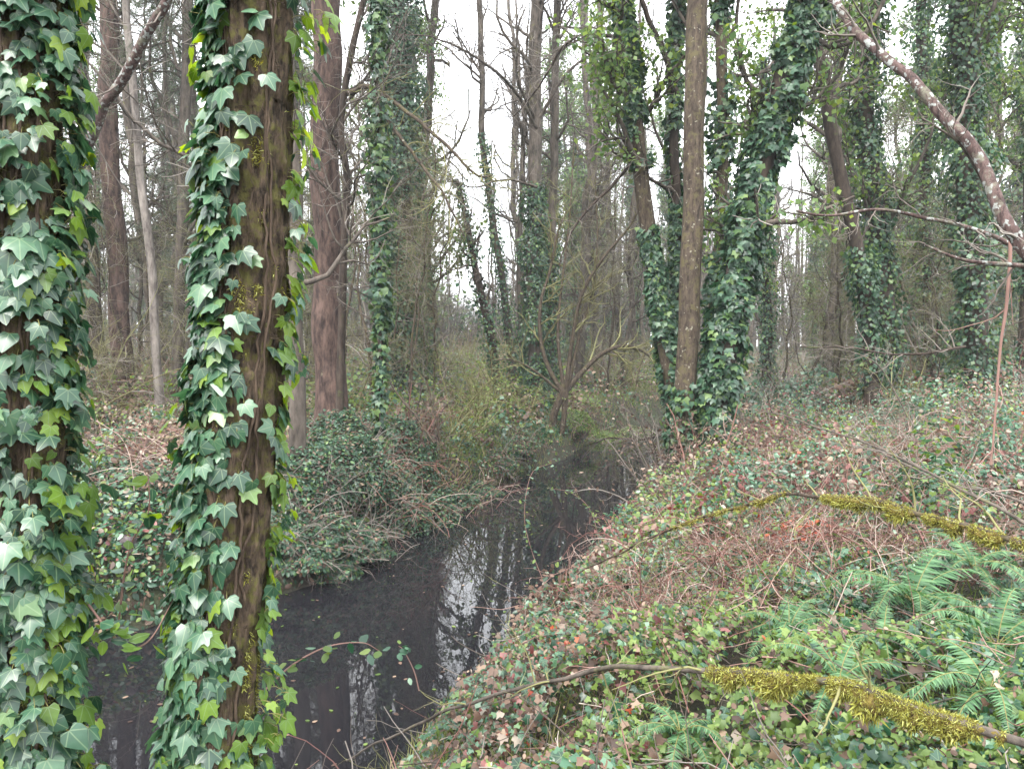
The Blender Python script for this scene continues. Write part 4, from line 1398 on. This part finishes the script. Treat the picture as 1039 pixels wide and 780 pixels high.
tag(g.build('bramble_tangle', [M['twig'], M['twig_red'], M['twig_moss']]), 'tangle of thin reddish and grey bramble canes over the banks', 'undergrowth', kind='stuff')


# ------------------------------------------------------------------ ferns
def fern(label, px, py, nf, L, seed, d=None, tilt=0.0):
    r = np.random.default_rng(seed)
    p = px_ground(px, py) if d is None else at(px, py, d)
    z = float(height(np.array([p[0]]), np.array([p[1]]), False)[0]) + .05 + .75 * float(cover_height(np.array([p[0]]), np.array([p[1]]))[0])
    root = empty('sword_fern', (p[0], p[1], z))
    tag(root, label, 'fern')
    for k in range(nf):
        az = 2 * math.pi * (k + r.uniform(-.3, .3)) / nf
        ln = 1.0 * L * r.uniform(.7, 1.1)
        el = R(r.uniform(35, 65))
        n_ = 26
        D = np.array([math.cos(az) * math.cos(el), math.sin(az) * math.cos(el), math.sin(el)])
        D = nrm(D + [0, -.15, 0])
        P = [np.array([p[0], p[1], z])]
        for q in range(n_ - 1):
            D = nrm(D + np.array([0, 0, -.085]) + r.normal(size=3) * .015)
            P.append(P[-1] + D * ln / (n_ - 1))
        P = np.array(P)
        g = Geo()
        v, f = tubes(P[None], np.linspace(.003, .001, n_)[None], 4)
        g.add(v, f, 1)
        m = 40
        t = np.linspace(.12, .99, m) * (n_ - 1)
        i = np.minimum(t.astype(int), n_ - 2); fr = (t - i)[:, None]
        c = P[i] * (1 - fr) + P[i + 1] * fr
        TT = nrm(P[i + 1] - P[i])
        S_ = nrm(np.cross(TT, UP))
        N_ = nrm(np.cross(S_, TT))
        s = t / (n_ - 1)
        pl = ln * .17 * np.minimum(1, (s - .02) * 5) * (1 - s) ** .55 + .004
        for sg in (-1, 1):
            tip = S_ * sg + TT * .35 - UP * .18 + r.normal(size=(m, 3)) * .06
            leaves(g, c, N_ + S_ * sg * .2 + r.normal(size=(m, 3)) * .22, tip, pl, PINNA, 0)
        g.build('frond', [M['fern'], M['fern_stem']], root)


PINNA = (np.array([(-.05, 0, 0), (.08, 0, 0), (.09, .18, .01), (.06, .6, -.04), (0.02, 1, -.14), (-.05, .55, -.04), (-.07, .12, .01)], float),
         np.array([(0, 1, 2), (0, 2, 6), (6, 2, 3), (6, 3, 5), (5, 3, 4)]))
for k, (lab, px, py, nf, L) in enumerate([
        ('large bright sword fern beneath the arching mossy branch at right', 925, 640, 15, .60),
        ('sword fern drooping at the right edge beside glossy ivy', 1010, 690, 13, .50),
        ('fine sword fern in the middle of the right bank behind the mossy branch', 800, 665, 14, .42),
        ('small bright fern just above the thick moss of the fallen branch', 895, 715, 9, .26),
        ('fern half hidden under the thickest moss of the fallen branch', 850, 765, 12, .34),
        ('fern at the bottom edge below the bare end of the fallen branch', 1000, 800, 12, .40),
        ('low fern at the bottom edge in the middle of the ivy carpet', 690, 800, 12, .30),
        ('small fern at the waterline beside the near mossy trunk', 335, 770, 11, .30),
        ('slim fern behind the large bright fern, close under the arching branch', 985, 610, 11, .42)]):
    fern(lab, px, py, nf, L, 800 + k)


# ------------------------------------------------------------------ fallen branches with moss
def fallen(label, pts, ds, r0, r1, mat, seed, moss=(), twigs=14, tl=(.1, .4), group=None, n=140):
    root, P, Rd = limb_obj('fallen_branch', label, 'branch', pts, ds, r0, r1, mat, seed, twigs=twigs, tl=tl, n=n, sides=12, rough=.2, twig_mat='twig_moss' if moss else 'twig')
    r = np.random.default_rng(seed)
    for (u0, u1, th, N) in moss:
        g = Geo()
        nn = 80
        uu = np.linspace(u0, u1, nn)
        c, rr, TT = trunk_frame(P, Rd, r, nn, uu)
        env = np.sin(np.linspace(0, np.pi, nn)) ** .5 * np.clip(4.8 * fbm(c, 19, seed, 3) - 1.75, 0.04, 1.4)
        c2 = c - UP[None] * (th * env * .8)[:, None] + r.normal(size=(nn, 3)) * .002
        v, f = tubes(c2[None], (rr * .8 + th * env * .62)[None], 18, .8, 30, seed)
        g.add(v, f, 0)
        m = N * 2
        t = r.uniform(0, 1, m) * (nn - 1)
        t = t[env[t.astype(int)] > .12]
        m = len(t)
        i = t.astype(int).clip(0, nn - 2)
        a = r.uniform(0, 2 * np.pi, m)
        o = nrm(np.column_stack([np.cos(a) * .9, np.cos(a) * .4, np.sin(a)]) + r.normal(size=(m, 3)) * .3)
        rad = (rr[i] * .9 + th * env[i] * .7) * r.uniform(.6, 1.35, m)
        pos = c2[i] + o * rad[:, None]
        leaves(g, pos, r.normal(size=(m, 3)), o * .8 + r.normal(size=(m, 3)) * .6 - UP * .35, r.uniform(.005, .017, m) * (1 + .9 * (o[:, 2] < 0) * env[i]), BLADE2, 1)
        g.build('moss', [M['branch_moss'], M['moss']], root)
    return root


fallen('long fallen branch across the lower right, thick yellow moss hanging from it',
       [(1060, 764), (985, 736), (920, 716), (855, 694), (790, 686), (720, 683), (650, 676), (600, 680), (520, 700), (450, 722), (400, 745), (352, 770)],
       [2.05, 2.1, 2.2, 2.3, 2.45, 2.6, 2.75, 2.9, 3.2, 3.5, 3.8, 4.2], .014, .006, M['bark_grey'], 61,
       moss=[(.05, .34, .030, 12000), (.30, .46, .026, 7000)], twigs=16)
fallen('arching branch wearing yellow-green moss at the right edge above the ferns',
       [(1060, 560), (1000, 540), (945, 525), (890, 510), (840, 504), (800, 502), (755, 512), (690, 532), (630, 560), (585, 582)],
       [3.0, 3.1, 3.3, 3.5, 3.7, 3.9, 4.1, 4.4, 4.8, 5.2], .013, .005, M['bark_moss'], 62, moss=[(.0, .46, .026, 9000), (.55, .8, .008, 1500)], twigs=18)
fallen('pale bare branch lying diagonally on the upper right bank', [(1060, 545), (1000, 508), (940, 478), (880, 450), (820, 430), (770, 415)], [4.2, 4.6, 5.0, 5.5, 6, 6.6], .012, .005, M['bark_grey'], 63, twigs=18, tl=(.2, .6))
fallen('second pale branch lying just above the diagonal bare one', [(1060, 520), (1010, 500), (960, 490), (900, 462), (860, 440)], [4.6, 4.9, 5.2, 5.6, 6], .012, .005, M['bark_grey'], 64, twigs=14, tl=(.2, .6))
fallen('dark horizontal dead branch low on the right under the forked ivy tree', [(980, 352), (920, 360), (860, 352), (812, 352)], [7.5, 7.6, 7.8, 8], .014, .006, M['bark_dark'], 65, twigs=16, tl=(.3, .8))
fallen('thin arched stem rooted below the forked ivy tree', [(950, 470), (920, 420), (890, 370), (850, 355), (800, 358)], [6.4, 6.6, 6.8, 7, 7.2], .008, .003, M['bark_grey'], 66, twigs=12, tl=(.2, .5))
fallen('dark thin limb fallen from the bank into the creek at the bend', [(700, 425), (672, 440), (645, 446), (618, 444), (600, 452)], [15, 15.2, 15.5, 15.8, 16], .03, .01, M['bark_dark'], 67, twigs=22, tl=(.3, .9))
fallen('bare diagonal stick leaning on the left bank brambles', [(440, 450), (420, 420), (400, 395), (388, 372)], [11, 11.2, 11.4, 11.5], .02, .01, M['bark_moss'], 68, twigs=6)
fallen('short bare stick standing from the left bank next to the leaning one', [(446, 448), (440, 415), (432, 385)], [11.4, 11.4, 11.4], .02, .01, M['bark_moss'], 69, twigs=5)
fallen('dead twiggy branch dipping into the water from the left bank', [(380, 470), (400, 500), (430, 520), (455, 545)], [9.8, 9.6, 9.4, 9.2], .012, .004, M['bark_grey'], 70, twigs=14, tl=(.2, .5))
fallen('thin pale stick poking out of the left bank over the water', [(300, 566), (330, 562), (360, 566), (395, 568)], [8.4, 8.4, 8.4, 8.4], .008, .004, M['bark_pale'], 71, twigs=5)


# fallen leaves afloat on the creek
r = np.random.default_rng(88)
d = r.uniform(4.2, 20, 4000)
px = r.uniform(-60, 720, 4000)
x, y = (px - 519.5) / F * d, d
a_, b_ = side(x, y)
k = (a_ < -.05) & (b_ < -.05) & (height(x, y) < -.03) & (fbm(xyz(x, y), 1.3, 99, 2) > .5)
k &= (np.maximum(a_, b_) > -.5) | (r.uniform(size=4000) < .25)
x, y = x[k][:420], y[k][:420]
N = len(x)
g = Geo()
leaves(g, np.column_stack([x, y, np.full(N, .006)]), UP + r.normal(size=(N, 3)) * .06, r.normal(size=(N, 3)) * [1, 1, .02], r.uniform(.015, .05, N), (OVAL[0] * [1, 1, .15], OVAL[1]), r.integers(0, 2, N))
tag(g.build('floating_leaves', [M['litter'], M['lime']]), 'small dead leaves drifting on the dark creek water', 'leaf litter', kind='stuff')


# leafy trailing shoots of the near bank over the water
def shoot(label, pts, ds, seed, nl=26, size=(.03, .055), mats=('lime', 'ground_ivy')):
    r = np.random.default_rng(seed)
    root, P, Rd = limb_obj('bramble_shoot', label, 'shoot', pts, ds, .0035, .0015, M['twig_red'], seed, n=40, sides=6)
    g = Geo()
    A = P[r.integers(2, 40, nl)] + r.normal(size=(nl, 3)) * .02
    leaves(g, A, UP + r.normal(size=(nl, 3)) * .5, r.normal(size=(nl, 3)), r.uniform(*size, nl), OVAL, r.integers(0, 2, nl))
    g.build('foliage', [M[m] for m in mats], root)


shoot('leafy green shoot reaching over the water right of the near mossy trunk', [(268, 700), (300, 672), (335, 655), (368, 652), (385, 660)], [2.4, 2.5, 2.6, 2.7, 2.8], 81)
shoot('small leafy sprig standing in front of the water below the bend', [(425, 700), (420, 680), (410, 660), (405, 655)], [3.9, 3.9, 3.9, 3.9], 82, 10)
shoot('leafy bramble shoot on the bank rim in front of the sky reflection', [(560, 610), (540, 560), (532, 520), (540, 480), (560, 470)], [6.6, 6.6, 6.6, 6.7, 6.8], 83, 40)
shoot('leafy bramble shoot arching off the bank beside the first one', [(610, 560), (600, 520), (580, 500), (555, 495)], [7.5, 7.5, 7.5, 7.5], 84, 36)
shoot('young yellow-green shoot between the two near trees', [(120, 640), (130, 560), (150, 520), (150, 480)], [2.2, 2.2, 2.2, 2.2], 85, 26, (.035, .06), ('ivy_young', 'ivy_near'))
shoot('trailing ivy shoot hanging low between the two near trees', [(80, 600), (120, 650), (150, 650), (180, 600)], [2.0, 2.0, 2.05, 2.1], 86, 34, (.035, .06), ('ivy_young', 'ivy_near'))


# ------------------------------------------------------------------ stones
def rock(label, px, py, d, s, seed):
    r = np.random.default_rng(seed)
    p = at(px, py, d)
    th = np.linspace(0, np.pi, 14); ph = np.linspace(0, 2 * np.pi, 25)[:-1]
    A_, B_ = np.meshgrid(th, ph, indexing='ij')
    v = np.stack([np.sin(A_) * np.cos(B_), np.sin(A_) * np.sin(B_), np.cos(A_) * .65], -1)
    v = v * (1 + 1.1 * (fbm(v + seed, 2.0, seed, 3)[..., None] - .5)) * s
    z = float(height(np.array([p[0]]), np.array([p[1]]), False)[0])
    g = Geo()
    n1_, n2_ = 14, 24
    q = [(i * n2_ + j, i * n2_ + (j + 1) % n2_, (i + 1) * n2_ + (j + 1) % n2_, (i + 1) * n2_ + j) for i in range(n1_ - 1) for j in range(n2_)]
    g.add(v.reshape(-1, 3), q)
    o = g.build('stone', M['stone'])
    o.location = (p[0], p[1], max(z, 0) + s * .3)
    tag(o, label, 'stone')


rock('purplish stone at the far waterline seen between the two near trees', 128, 622, 7.1, .12, 5)
rock('pale rounded stone in the brambles at the left waterline', 338, 566, 8.15, .09, 6)

# ------------------------------------------------------------------ air
mh, th_, oh = nodes('haze_air')
pv = th_.nodes.new('ShaderNodeVolumePrincipled')
pv.inputs['Color'].default_value = (0.90, 0.95, 1.0, 1)
pv.inputs['Density'].default_value = 0.0011
th_.links.new(pv.outputs[0], oh.inputs['Volume'])
HAZE = True
if HAZE:
    x0, x1, y0, y1, z0, z1 = -330, 330, -330, 345, -4, 30
    V = [(x, y, z) for z in (z0, z1) for y in (y0, y1) for x in (x0, x1)]
    g = Geo().add(V, [(0, 2, 3, 1), (4, 5, 7, 6), (0, 1, 5, 4), (2, 6, 7, 3), (0, 4, 6, 2), (1, 3, 7, 5)])
    tag(g.build('haze', mh, smooth=False), 'thin pale moist air fading the far trees', 'haze', kind='stuff')
